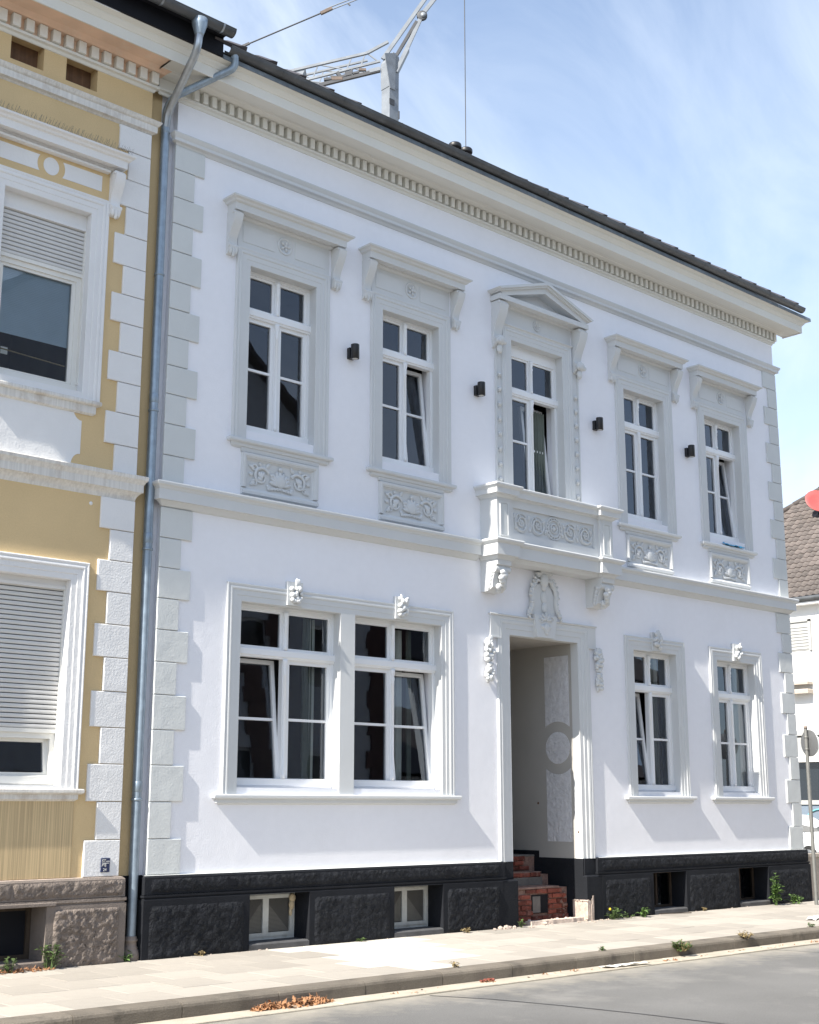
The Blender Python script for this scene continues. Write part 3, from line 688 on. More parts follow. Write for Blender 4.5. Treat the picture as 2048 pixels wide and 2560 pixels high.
for s in (-1, 1):
    for d, a0, tn in ((.36,pi,1.6),(.70,0,-1.6)):
        ox = 6.45+s*d; spiral(r, ox, cz-.01, y-.004, .135, 1.6, a0 if s > 0 else pi-a0, s*(1 if tn > 0 else -1), .017, 30)
        ring(r, ox, cz-.01, y, .135, .011, 22); rosette(r, ox, cz-.01, y-.004, .065, 6)
        for k in range(5): a = .5+k*1.25; leafblob(r, ox+.075*cos(a), cz-.01+.075*sin(a), y-.004, .06, .03, a+.5, .014)
    for d, dz in ((.20,.11),(.20,-.12),(.53,.13),(.53,-.13),(.83,.12),(.83,-.12)): leafblob(r, 6.45+s*d, cz+dz, y, .09, .045, (pi/2 if dz < 0 else -pi/2)+.3*s, .016)
r.build('parapet_relief', 'trim', bc)
for xa, xb in ((BL, BL+.285), (BR-.285, BR)):
    b = MB(); b.box(xa, xb, -.33, 0, 5.2, 5.835); pb = b.build('pedestal', 'trim', bc)
    b = MB(); rect_frame(b, xa+.055, xb-.055, 5.27, 5.76, .02, -.343, -.329); b.build('pedestal_frame', 'trim', bc)
    MB().box(xa+.085, xb-.085, -.3355, -.329, 5.30, 5.73).build('pedestal_inset', 'quoin', bc)
CAP = [(0,6.0),(.125,5.995),(.13,5.985),(.128,5.965),(.105,5.948),(.098,5.935),(.09,5.93),(.088,5.86),(.045,5.858),(.035,5.84),(.015,5.825),(0,5.815)]
BAS = [(0,5.222),(.125,5.212),(.132,5.198),(.128,5.18),(.105,5.155),(.09,5.148),(.085,5.14),(.085,4.985),(.04,4.983),(.03,4.965),(.01,4.935),(0,4.93)]
def ressaut(prof, ex0):
    b = MB()
    for dx0, dx1, yy, e in ((BL, BR, -.262, 0), (BL, BL+.285, -.332, 1), (BR-.285, BR, -.332, 1)):
        rows = [(x_, z_) for x_, z_ in prof]
        v = []; f = []
        for p, z in prof: v += [(dx0-p, .0, z), (dx0-p, yy-p, z), (dx1+p, yy-p, z), (dx1+p, .0, z)]
        for i in range(len(prof)-1):
            a, q = 4*i, 4*i+4
            for j in range(3): f.append((a+j, q+j, q+j+1, a+j+1))
        f.append((0,1,2,3)); k = 4*(len(prof)-1); f.append((k+3,k+2,k+1,k))
        if e == 0: v = [(x+(.004 if x < 6.45 else -.004), y, z-.0015) for x, y, z in v]
        b.add(v, f)
    return b
ressaut(CAP, 0).build('parapet_cap', 'trim', bc); ressaut(BAS, 0).build('balcony_base', 'trim', bc)
for xa in (BL-.005, BR-.275):
    pr = [(0,4.93),(-.335,4.93),(-.335,4.86)]
    for i in range(11): u = i/10; pr.append((-.30+.05*sin(u*pi*1.2)*u-.0+.10*u**2.2, 4.85-.30*u))
    pr += [(-.17,4.515),(-.10,4.50),(0,4.50)]
    b = MB().prism(pr, xa, xa+.28); b.tube([(xa-.012,-.27,4.80),(xa+.292,-.27,4.80)], .05, 12); b.tube([(xa-.008,-.13,4.53),(xa+.288,-.13,4.53)], .03, 10)
    cs = b.build('console', 'trim', bc)
    b = MB()
    for i in range(7): u = i/6; b.sph((xa+.14+.03*sin(i*2.1), -.30+.11*u**2.2-.012, 4.76-.24*u), (.075-.03*u,.035,.05), 8, 6)
    for s in (0, 1):
        for i in range(5): u = i/4; b.sph((xa-.006+s*.292, -.22+.06*u, 4.78-.22*u), (.014,.05-.02*u,.04), 6, 5)
    b.build('console_leaf', 'trim', bc)

# ---- doorway
dr = MB().casing(5.73, 7.21, .85, 3.955, [(-.003,-.125),(-.003,.014),(.075,.014),(.079,.022),(.15,.022),(.154,.030),(.19,.034),(.205,.028),(.225,.034),(.245,.034),(.252,.026),(.254,0)])
for s in (-1, 1):                                                   # ears of the surround
    xa, xb = sorted((6.47+s*.955, 6.47+s*1.135)); dr.box(xa, xb, -.0335, 0, 3.90, 4.2085); dr.box(min(xa,xb)-.004, xb+.004, -.045, 0, 3.885, 3.905)
dr.mould(5.37, 7.57, [(0,4.235),(.05,4.23),(.055,4.218),(.045,4.205),(0,4.2)])
door = dr.build('doorway', 'trim', H, 'open doorway with stone surround and exposed brick steps')
b = MB(); b.prism([(6.20,4.285),(6.255,3.96),(6.635,3.96),(6.69,4.285)], 0, -.075, 'y'); b.build('door_keystone', 'trim', door)
b = MB()
for i in range(5): leafblob(b, 6.445, 4.21, -.08, .13, .045, pi*(.05+.225*i), .02)
for sg in (-1,1): spiral(b, 6.445+sg*.11, 4.225, -.08, .05, 1.2, 0, sg, .012)
b.sph((6.445,-.085,4.10), (.06,.03,.07), 10, 7); b.sph((6.445,-.085,4.03), (.035,.02,.03), 8, 6); leafblob(b, 6.445, 4.09, -.08, .12, .06, pi*.1, .02); leafblob(b, 6.445, 4.09, -.08, .12, .06, pi*.9, .02)
b.build('door_keystone_mask', 'trim', door)
b = MB()                                                           # cartouche
sh_ = [(6.19,4.285),(6.16,4.42),(6.20,4.60),(6.29,4.72),(6.40,4.76),(6.50,4.76),(6.60,4.71),(6.68,4.58),(6.70,4.42),(6.67,4.285)]
b.prism(sh_, 0, -.035, 'y')
for s in (-1, 1):
    path = [(6.44+s*.075,-.045,4.79),(6.44+s*.15,-.05,4.80),(6.44+s*.19,-.05,4.74),(6.44+s*.245,-.05,4.68),(6.44+s*.27,-.05,4.58),(6.44+s*.25,-.05,4.48),(6.44+s*.275,-.05,4.38),(6.44+s*.32,-.05,4.31),(6.44+s*.33,-.045,4.26)]
    b.tube(path, [.02,.032,.036,.038,.04,.036,.034,.034,.02], 7)
    for i, q in enumerate(path[1:]):
        leafblob(b, q[0], q[2], -.062, .085, .04, pi/2+s*(-1.2+.25*i), .024); leafblob(b, q[0], q[2]-.03, -.06, .07, .04, pi/2-s*(1.9-.2*i), .022)
        b.sph((q[0]+s*.012, -.075, q[2]-.02), (.022,.02,.022), 7, 5)
b.sph((6.44,-.06,4.80), (.075,.06,.11), 10, 8); b.box(6.34, 6.55, -.10, 0, 4.895, 4.93); b.mould(6.36, 6.53, [(.085,4.90),(.06,4.87),(.05,4.84),(0,4.83)])
b.sph((6.44,-.05,4.70), (.05,.035,.06), 8, 6); b.sph((6.45,-.04,4.55), (.07,.02,.10), 10, 7); b.sph((6.45,-.045,4.40), (.06,.025,.08), 10, 7)
b.build('cartouche', 'trim', door)
for cx, sd in ((5.27, 21), (7.63, 22)):
    b = MB(); grapes(b, cx, 3.56, 3.84, -.05, .15, sd, .04); grapes(b, cx+.01, 3.30, 3.50, -.045, .12, sd+5, .036); leafblob(b, cx, 3.88, -.03, .12, .08, -pi/2, .03); leafblob(b, cx, 3.36, -.03, .12, .06, -pi/2, .025)
    b.build('fruit_festoon', 'trim', door)
for xa, xb in ((5.46,5.735),(7.205,7.525)):                          # dark pedestals of the surround
    b = MB(); b.box(xa+.015, xb-.015, -.028, .3, .60, .8505); b.slab(xa-.012, xb+.012 if xa < 6 else xb, -.085, .0, -.2, .62, .02); b.build('pilaster_base', 'plinth', door)
v = MB()                                                           # vestibule walls
v.add([(7.2065,.126,.85),(7.2065,2.3,.85),(7.2065,2.3,3.9515),(7.2065,.126,3.9515)], [(0,1,2,3)]); v.add([(5.7335,.126,.85),(5.7335,2.3,.85),(5.7335,2.3,3.9515),(5.7335,.126,3.9515)], [(3,2,1,0)])
v.add([(5.7335,.126,3.9515),(7.2065,.126,3.9515),(7.2065,2.3,3.9515),(5.7335,2.3,3.9515)], [(3,2,1,0)]); v.add([(5.73,2.3,.85),(7.21,2.3,.85),(7.21,2.3,3.955),(5.73,2.3,3.955)], [(0,1,2,3)])
v.build('vestibule_wall', 'vest', door)
v = MB(); X = 7.2095
v.prism([(.03,-.2),(2.3,-.2),(2.3,.945),(.83,.945),(.83,.8497),(.03,.8497)], 7.203, 7.4); v.build('vestibule_skirting', 'plinth', door); MB().box(5.5, 5.737, .03, 2.3, -.2, .848).build('vestibule_skirting', 'plinth', door)
MB().box(7.2015, 7.4, -.012, .185, .28, .8505).build('lit_jamb_base', 'plinth', door)
def side_panel(zs): pass
q = MB(); yc, zc, R = .415, 2.43, .385                              # textured side panels with concave ends around a disc
for sg in (1, -1):
    far = 3.785 if sg > 0 else 1.08
    pts = [(.65, far), (.18, far)]
    for i in range(11):
        y = .18+(.65-.18)*i/10; pts.append((y, zc+sg*sqrt(max(.0, R*R-(y-yc)**2))))
    q.prism(pts, 7.2075, 7.1985, 'x')
q.prism([(yc+.235*cos(2*pi*i/32), zc+.235*sin(2*pi*i/32)) for i in range(32)], 7.2075, 7.1985)
q.build('roughcast_panel', 'niche', door)
for hy, hz_, hr in ((.83,1.63,.018),(.06,1.22,.016)):
    MB().prism([(hy+hr*cos(2*pi*i/12), hz_+hr*sin(2*pi*i/12)) for i in range(12)], 7.215, 7.2045).build('hole_shade_disc', 'brownboard', door)  # flat dark discs; the shade of small holes put into colour
MB().box(5.75, 7.19, 2.25, 2.295, .95, 3.0).build('inner_door', 'door', door)
# brick steps
def rubble_lump(b, x, y, z, r, q):
    n = len(b.v); b.sph((x,y,z), (r*q.uniform(.8,1.3), r*q.uniform(.7,1.1), r*q.uniform(.5,.9)), 7, 5)
    for i in range(n, len(b.v)): t = b.v[i]; b.v[i] = (t[0]+q.uniform(-.25,.25)*r, t[1]+q.uniform(-.25,.25)*r, t[2]+q.uniform(-.2,.2)*r)
    for i in range(len(b.sm)): b.sm[i] = False
q0 = random.Random(53)
st = MB(); st.box(5.74, 7.19, .30, .62, -.2, .452); st.box(5.74, 7.15, .62, .92, -.2, .62); st.box(5.74, 7.2, .93, 2.3, -.2, .86)
steps = st.build('brick_steps', 'mortar', door, 'bare red brick steps with a square hole')
qb = random.Random(9); bl, bh = .215, .062
def brick_row(y, z, x0, x1, off, hole=None, ragged=0):
    x = x0-off
    while x < x1-.03:
        a, e = max(x, x0), min(x+bl, x1); parts = [(a, e)]
        if hole and z+bh > hole[2]+.02 and z < hole[3]-.02:
            parts = [(a, min(e, hole[0]-.004)), (max(a, hole[1]+.004), e)]
        for a, e in parts:
            if e-a < .035: continue
            b = MB().pad(a+.005, e-.006, z+.004, z+bh, y+.05, y-qb.uniform(-.004,.016)-.003, .008)
            for i, t in enumerate(b.v): b.v[i] = (t[0]+qb.uniform(-.006,.006), t[1]+qb.uniform(-.006,.006), t[2]+qb.uniform(-.005,.005))
            if not (ragged and qb.random() < ragged): b.build('brick', 'brick', steps)
        x += bl+.004
for i in range(6): brick_row(.28, .02+i*.072, 5.75, 7.195-(.05*max(0, i-3))-(.03 if i % 2 else 0), (i % 2)*.11, (6.43,6.76,.115,.365), .07)
b = MB()
for i in range(26): rubble_lump(b, 7.02+.16*q0.random(), .268+.04*q0.random(), .45*q0.random(), q0.uniform(.012,.03), q0)
for i in range(30): rubble_lump(b, 5.8+1.25*q0.random(), .285+.03*q0.random(), .468, q0.uniform(.008,.02), q0)
b.build('crumbled_edge', 'mortar', steps)
b = MB().box(6.43, 6.76, .285, .30, .115, .365); b.build('step_hole_shade', 'black', steps)  # black plate painting the shade inside the hole in the bricks
b = MB().box(6.44, 6.60, .2835, .29, .125, .345); b.build('step_hole_back', 'render', steps)
b = MB(); b.slab(5.75, 7.0, .275, .62, .448, .475, .008); b.build('tread', 'mortar', steps)
MB().box(5.75, 7.0, .595, .64, .476, .585).build('render_riser', 'render', steps)
brick_row(.595, .588, 5.75, 6.99, .1); MB().slab(5.75, 6.99, .60, .93, .648, .660, .006).build('tread', 'mortar', steps)
for i in range(3): brick_row(.91, .665+i*.07, 5.75, 6.98+.1*(i == 0), (i % 2)*.11, None, .12)
MB().slab(5.75, 7.2, .92, 2.28, .86, .885, .008).build('landing', 'render', steps)
# broken masonry at the right jamb and the torn threshold
q = random.Random(31); b = MB()
x = 7.190
while x < 7.325:                                                    # torn plaster edge: thin uneven upright pieces
    wd_ = q.uniform(.006, .014); u = (x-7.19)/.14; ft = x < 7.192
    h = .275+q.uniform(-.02,.025)-.05*(.45 < u < .65)+(.10*max(0, 1-abs(u-.82)/.16))-(.12 if u > .93 else 0)
    b.box(x, x+wd_+.001, -.0875-q.uniform(0,.009), .19 if ft else .0, -.1, .278 if ft else h); x += wd_
for i in range(9): rubble_lump(b, 7.192, -.08+.27*i/9, .272, q.uniform(.012,.022), q)
b.build('broken_jamb', 'rubble', door)
b = MB(); pts = [(5.74,-.02)]
b.slab(5.735, 7.2, .0, .29, -.05, .012, .006)
b.build('threshold_bed', 'mortar', door)
b = MB(); x = 6.02
pr = [(x+i*.085, -.06-.03*q.random()) for i in range(14)]; top = [(px, .03+.03*q.random()) for px, _ in pr][::-1]
b.prism(pr+top, -.02, .052, 'z')
for i in range(24): rubble_lump(b, q.uniform(6.0,7.2), q.uniform(-.10,.06), q.uniform(.01,.06), q.uniform(.012,.035), q)
b.build('broken_threshold', 'rubble', door)

# ---- basement windows
for i, (a, c_) in enumerate(bas):
    y = .20; b = MB()
    b.slab(a+.002, c_-.002, -.094, .4, -.1, .075, .018)
    m = (a+c_)/2
    f = MB(); rect_frame(f, a, c_, .075, .61, .035, y, y+.05)
    bw = f.build('basement_window', 'oldframe' if i < 2 else 'wood', H)
    b.build('basement_sill', 'sillgrey', bw)
    MB().box(a-.05, c_+.05, y+.3, y+.32, 0, .65).build('cellar_dark', 'dark', bw)
    if i < 2:
        for sx0, sx1, sg in ((a+.035, m, -1), (m, c_-.035, 1)):
            lf = MB(); rect_frame(lf, sx0, sx1, .11, .575, .042, y-.012, y+.03); lf.build('screen_leaf', 'oldframe', bw)
            s_ = MB(); s_.box(sx0+.04, sx1-.04, y+.012, y+.018, .15, .535); s_.build('screen', 'screen', bw)
            xm = (sx0+.04, sx1-.04) if sg < 0 else (sx1-.04, sx0+.04)                     # paler triangles that make a diamond
            tr = MB()
            for z0_, z1_ in ((.15,.535),):
                tr.add([(xm[1],y+.010,z0_+.01),(xm[1],y+.010,z1_-.03),(xm[0]+(xm[1]-xm[0])*.12,y+.010,z0_+.02)] if sg < 0 else [(xm[1],y+.010,z0_+.01),(xm[1],y+.010,z1_-.05),(xm[0],y+.010,z0_+.01)], [(0,1,2)])
            tr.build('screen_triangle', 'screenpale', bw)
            ln = MB(); z = .16
            while z < .53: ln.box(sx0+.04, sx1-.04, y+.006, y+.0095, z, z+.005); z += .0145
            ln.build('screen_wire', 'screen', bw, kind='stuff')
    else:
        MB().box(a+.03, a+.09, y-.004, y+.03, .09, .58).build('old_stile', 'oldframe', bw)
        MB().box(a+.42, a+.455, y-.004, y+.03, .10, .58).build('old_mullion', 'wood', bw)
        MB().add([(a+.03,y+.02,.1),(c_-.03,y+.02,.1),(c_-.03,y+.02,.58),(a+.03,y+.02,.58)], [(0,1,2,3)]).build('pane', 'glass', bw)
b = MB(); b.sph((2.095,.175,.53), (.05,.03,.05), 8, 6); b.sph((2.085,.175,.45), (.04,.03,.06), 8, 6); b.sph((2.075,.18,.37), (.025,.02,.05), 8, 6); b.build('foam_blob', 'foam', H)
# ================================================================ OCHRE HOUSE (left neighbour)
Y = thing('ochre_house', 'ochre rendered house with white quoins and roller shutters on the left', 'house')
XR = -.385
yh = [(-2.17,-1.11,6.06,8.19), (-4.38,-3.32,6.06,8.19), (-2.64,-1.12,1.80,3.96), (-4.40,-2.87,1.80,3.96), (-2.21,-1.81,9.71,10.02), (-1.53,-1.13,9.71,10.02), (-2.89,-2.49,9.71,10.02), (-3.57,-3.17,9.71,10.02)]
b = MB(); wall_holes(b, -7.0, XR, .85, 10.08, 0, .34, yh); b.build('wall', 'ochre', Y)
b = MB()
b.add([(XR,0,-.2),(XR,.6,-.2),(XR,.6,10.4),(XR,0,10.4)], [(0,1,2,3)]); b.add([(-7,0,-.2),(-7,9.5,-.2),(-7,9.5,10.4),(-7,0,10.4)], [(3,2,1,0)])
b.add([(-7,9.5,-.2),(XR,9.5,-.2),(XR,9.5,10.4),(-7,9.5,10.4)], [(0,1,2,3)]); b.add([(-7,.02,10.4),(XR,.02,10.4),(XR,9.5,10.4),(-7,9.5,10.4)], [(0,1,2,3)])
b.build('side_wall', 'ochre', Y)
b = MB(); b.add([(XR-.05,.10,.86),(-.19,.10,.86),(-.19,.10,10.1),(XR-.05,.10,10.1)], [(0,1,2,3)]); b.build('recess_wall', 'ochre', Y)
b = MB(); b.add([(-.19,.10,.86),(-.0,.10,.86),(-.0,.10,10.1),(-.19,.10,10.1)], [(0,1,2,3)]); b.build('recess_wall', 'wall', H)
b = MB(); b.add([(XR-.05,.095,-.2),(-.0,.095,-.2),(-.0,.095,.862),(XR-.05,.095,.862)], [(0,1,2,3)]); b.build('recess_plinth', 'black', H)
b = MB()
for x0,x1,z0,z1 in yh[4:]: MB().box(x0-.02, x1+.02, .16, .18, z0-.02, z1+.02).build('attic_recess', 'brownboard', Y)
# plinth
b = MB(); b.mould(-7, XR, [(0,.866),(.04,.862),(.062,.84),(.064,.66)], False, True); b.mould(-7, XR, [(.075,.655),(.077,.625),(.062,.615),(.062,.60),(.078,.597)], False, True)
wall_holes(b, -7, XR+.075, -.25, .5975, -.078, .5, [(-2.3,-1.225,.07,.598)]); b.build('plinth', 'yplinth', Y)
MB().mould(-7, XR, [(0,.8675),(.036,.8635),(.05,.852),(.0,.851)], False, True).build('plinth_pale_top', 'rubble', Y)
b = MB(); roughpad(b, -1.145, -.39, -.02, .56, -.088, .022, .022); b.build('rusticated_panel', 'yplinthrough', Y)
b = MB(); roughpad(b, -1.6, XR+.05, .67, .835, -.070, .012, .022); roughpad(b, -2.6, -1.61, .67, .835, -.070, .012, .022); b.build('rusticated_band', 'yplinthrough', Y)
MB().mould(-7, -1.13, [(.09,.64),(.098,.632),(.098,.605),(.085,.60)], False, False).build('cellar_lintel', 'yplinth', Y)
b = MB(); rect_frame(b, -2.3, -1.225, .07, .6, .05, .24, .29); cw = b.build('cellar_window', 'wood', Y); MB().box(-2.3, -1.2, .27, .28, .05, .62).build('cellar_dark', 'black', cw)
MB().slab(-2.3, -1.225, -.085, .3, -.1, .072, .01).build('cellar_sill', 'yplinth', cw)
quoins(Y, XR-.012+.012, -1, .425, .295, 'ywhite')
YSC = [(.0,5.225),(.105,5.215),(.113,5.205),(.108,5.17),(.088,5.145),(.074,5.12),(.071,5.115),(.071,5.03),(.055,5.028),(.03,5.0),(.014,4.975),(.0,4.93)]
MB().mould(-7, XR, YSC, False, True).build('string_course', 'yband', Y)
MB().mould(-7, XR, [(0,9.60),(.092,9.592),(.098,9.582),(.075,9.545),(.056,9.53),(.054,9.452),(.02,9.44),(0,9.42)], False, True).build('frieze_moulding', 'yband', Y)
# eaves: dentils, mouldings, salmon soffit, black fascia, gutter
MB().mould(-7, XR, [(0,10.065),(.06,10.062),(.06,10.03),(.03,10.02),(.012,9.99),(0,9.985)], False, True).build('cornice_fillet', 'cream', Y)
MB().mould(-7, XR, [(0,10.24),(.02,10.235),(.02,10.06),(0,10.058)], False, True).build('dentil_backing', 'salmon', Y)
ydm = MB().pad(0, .095, 10.07, 10.215, -.018, -.095, .004).mesh('dentil', 'cream')
for i in range(20): inst('dentil', ydm, Y, (XR-.07-.163*i, 0, 0))
MB().mould(-7, XR, [(0,10.315),(.18,10.30),(.19,10.29),(.17,10.27),(.12,10.24),(.10,10.222),(0,10.215)], False, True).build('bed_moulding', 'salmon', Y)
MB().mould(-7, -.392, [(0,10.29),(.17,10.2695),(.39,10.2615),(.392,10.2605),(.0,10.2755)], False, False).build('soffit', 'salmon', Y)
MB().mould(-7, -.3905, COR, False, False).build('cornice', 'cream', Y)
MB().box(-7, .23, -.56, -.53, 10.478, 10.86).build('fascia', 'black', Y)
MB().box(-7, .22, -.80, -.56, 10.72, 10.735).build('eave_board', 'black', Y)
b = MB(); halfpipe(b, -7, .245, -.73, 10.735, .078); yg = b.build('gutter', 'zinc', Y)
for x in (-.78, .06, -1.7, -2.6): b = MB(); halfpipe(b, x, x+.024, -.73, 10.7355, .0815); b.build('gutter_joint', 'zincnew', yg)
MB().prism([(-.73+.078*cos(t), 10.735+.078*sin(t)) for t in [pi+pi*i/12 for i in range(13)]], .240, .247).build('gutter_end', 'zinc', yg)
b = MB(); b.add([(-7,-.62,10.78),(.2,-.62,10.78),(.2,4.75,10.78+5.37*T35),(-7,4.75,10.78+5.37*T35)], [(0,1,2,3)]); b.add([(-7,10,10.78),(.2,10,10.78),(.2,4.75,10.78+5.37*T35),(-7,4.75,10.78+5.37*T35)], [(3,2,1,0)])
b.build('roof', 'tile', Y)
# windows with roller shutters
def ywindow(x0, x1, z0, z1, zbox, zsh, label, tilt=False):
    b = MB(); fw = .07; zt = zsh-.0
    rect_frame(b, x0, x1, z0, zt, fw, .13, .20, .085)
    b.mould(x0+.005, x1-.005, [(0,z0+.10),(.02,z0+.09),(.022,z0+.02),(0,z0)], False, False, y=.13)
    wn = b.build('window', 'upvcy', Y, label)
    b = MB(); b.box(x0, x1, .10, .30, zbox, z1+.05); b.box(x0, x1, .085, .11, zbox-.018, zbox+.012); b.build('shutter_box', 'ywhite', wn)
    p = MB(); p.add([(x0+.10,.165,z0+.14),(x1-.10,.165,z0+.14),(x1-.10,.165,zt-.10),(x0+.10,.165,zt-.10)], [(0,1,2,3)])
    s = MB(); rect_frame(s, x0+.06, x1-.06, z0+.075, zt-.05, .055, .145, .185)
    if tilt:
        def ro(q, t=radians(7.5)): y, z = q.y-.165, q.z-z0-.08; return (q.x, .165+y*cos(t)+z*sin(t), z0+.08-y*sin(t)+z*cos(t))
        p.xf(ro); s.xf(ro)
    s.build('sash', 'upvcy', wn, 'sash tilted inwards' if tilt else None); p.build('pane', 'glass', wn)
    sl = []; z = zsh+.03; 
    MB().box(x0+.01, x1-.01, .108, .128, zsh-.012, zsh+.03).build('shutter_end_bar', 'upvcy', wn)
    n = 0; sh_m = None; pitch = .0505
    sm_ = MB().prism([(.128,.002),(.112,.006),(.108,.02),(.110,.040),(.116,.0455),(.128,.0455)], x0+.012, x1-.012).mesh('shutter_slat', 'shutter')
    while z < zbox-.02: inst('shutter_slat', sm_, wn, (0,0,z)); z += pitch
    MB().box(x0, x1, .131, .134, zsh, zbox).build('shutter_gap_shade', 'dark', wn)  # dark sheet behind the slats, painting the shade between them
    for xa in (x0, x1-.016): MB().box(xa, xa+.016, .09, .13, z0+.11, zbox).build('shutter_rail', 'upvcy', wn)
    return wn
def ytop(c, shut, first):
    wn = ywindow(c-.53, c+.53, 6.06, 8.19, 8.015, shut, 'upper window with its roller shutter partly down' if first else None)
    MB().casing(c-.53, c+.53, 5.95, 8.19, CAS).build('surround', 'ywhite', wn)
    MB().mould(c-.71, c+.71, [(p*.89, z) for p, z in HOOD]).build('hood', 'ywhite', wn)
    MB().box(c-.71, c+.71, -.07, 0, 8.735, 8.763).build('hood_soffit_fillet', 'ywhite', wn)
    for s in (-1, 1): bracket(wn, c+s*.80, 8.225, 8.76, .125, .12, 'ywhite')
    sill(wn, c-.75, c+.75, 5.975, .07, .16, m='yband'); MB().box(c-.531, c+.531, -.010, .129, 5.96, 6.062).build('sill_bed', 'ywhite', wn)
    zc = 8.595; f = MB()
    for s in (-1, 1):
        R = .17; pts = [(c+s*.64, 8.50), (c+s*.64, 8.69)]
        for i in range(9): zz = 8.69-.19*i/8; pts.append((c+s*sqrt(R*R-(zz-zc)**2)-0, zz))
        f.prism(pts, 0, -.004, 'y')
    f.prism([(c+.095*cos(2*pi*i/28), zc+.105*sin(2*pi*i/28)) for i in range(28)], 0, -.004, 'y')
    f.build('frieze_inlay', 'ywhite', wn)
    xe = .545; pts = []                                             # white panel with scooped corners below the sill
    for sx, sz in ((1,1),(1,-1),(-1,-1),(-1,1)):
        cxn, czn = c+sx*xe, (5.86 if sz > 0 else 5.235); a0 = {(1,1):pi,(1,-1):pi/2,(-1,-1):0,(-1,1):-pi/2}[(sx,sz)]
        for i in range(7): a = a0+(pi/2)*i/6; pts.append((cxn+.105*cos(a), czn+.125*sin(a)))
    MB().prism(pts, 0, -.006, 'y').build('apron_panel', 'ywhite', wn)
    return wn
yw = ytop(-1.64, 7.45, True); ytop(-3.85, 6.6, False)
MB().add([(-2.07,.20,6.60),(-1.21,.20,6.60),(-1.21,.20,7.36),(-2.07,.20,7.36)], [(0,1,2,3)]).build('blind', 'blind', yw)
b = MB(); z = 6.6
while z < 7.36: b.box(-2.07, -1.21, .196, .1985, z, z+.009); z += .02
b.build('blind_slat', 'blind', yw, kind='stuff')
MB().box(-2.0, -1.92, .19, .195, 6.36, 6.44).build('window_tag', 'paper', yw)
b = MB(); b.tube([(-2.1,.19,6.42),(-1.7,.19,6.40),(-1.24,.19,6.38)], .008, 6); b.build('window_cord', 'drygrass', yw)
yl = ywindow(-2.64, -1.12, 1.80, 3.96, 3.88, 2.35, 'ground floor window with its roller shutter almost closed', True)
ywindow(-4.40, -2.87, 1.80, 3.96, 3.88, 2.9, None)
b = MB().casing(-4.40, -1.12, 1.755, 3.96, [(u*.95, p*1.25) for u, p in CAS]); b.box(-2.873, -2.637, -.02, .13, 1.75, 3.9625); b.build('twin_window_surround', 'ywhite', Y)
MB().box(-2.643, -1.117, -.010, .129, 1.75, 1.802).build('sill_bed', 'ywhite', yl); sill(Y, -4.63, -.865, 1.765, .075, .125, m='yband', name='twin_window_sill')
MB().box(-4.55, -.945, -.010, .0, .872, 1.642).build('streaked_apron', 'ochrestreak', Y)
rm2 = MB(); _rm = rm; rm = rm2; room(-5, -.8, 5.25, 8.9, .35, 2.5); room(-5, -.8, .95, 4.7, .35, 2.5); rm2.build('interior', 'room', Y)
b = MB(); q = random.Random(4)                                      # bird spikes on the window hood
for i in range(100):
    x = -2.55+1.86*i/100; 
    for s in (-1, 1): b.bar((x, -.13, 8.955), (x+q.uniform(-.02,.02)+s*.015, -.13-s*.05, 8.955+q.uniform(.09,.125)), .0017)
b.box(-2.55, -.69, -.14, -.12, 8.955, 8.962)
b.build('bird_spikes', 'spike', yw, kind='stuff')
for x, z in ((-.80, 9.40), (-.93, 4.83)): b = MB(); b.sph((x,-.006,z), (.022,.012,.022), 10, 6); b.build('wall_plug', 'ywhite', Y)

# number plate screwed to the lowest quoin
pt = thing('utility_plate', 'small dark blue plate with white lettering on the lowest white quoin', 'plate', (-.555, -.027, .985))
MB().pad(-.052, .052, -.072, .072, .0, -.010, .002).build('plate_body', 'plate', pt)
def text(s, x, z, size, parent, m='plateink', shear=0):
    cu = bpy.data.curves.new('lettering', 'FONT'); cu.body = s; cu.size = size; cu.extrude = .0008; cu.shear = shear
    o = bpy.data.objects.new('tmp', cu); COL.objects.link(o); bpy.context.view_layer.update()
    me = bpy.data.meshes.new_from_object(o.evaluated_get(bpy.context.evaluated_depsgraph_get())); bpy.data.objects.remove(o)
    me.materials.clear(); me.materials.append(M[m]); t = bpy.data.objects.new('lettering', me); COL.objects.link(t); t.parent = parent
    t.location = (x, -.0112, z); t.rotation_euler = (pi/2, 0, 0); return t
text('ST', -.047, .030, .044, pt, shear=.2); text('PT', -.047, -.014, .040, pt, shear=.2); text('24', -.026, -.060, .040, pt)
b = MB(); b.box(.004, .048, -.0115, -.0095, .036, .042); b.box(-.036, .040, -.0115, -.0095, .017, .023); b.box(-.001, .006, -.0115, -.0095, -.018, .017); b.build('plate_mark', 'plateink', pt)

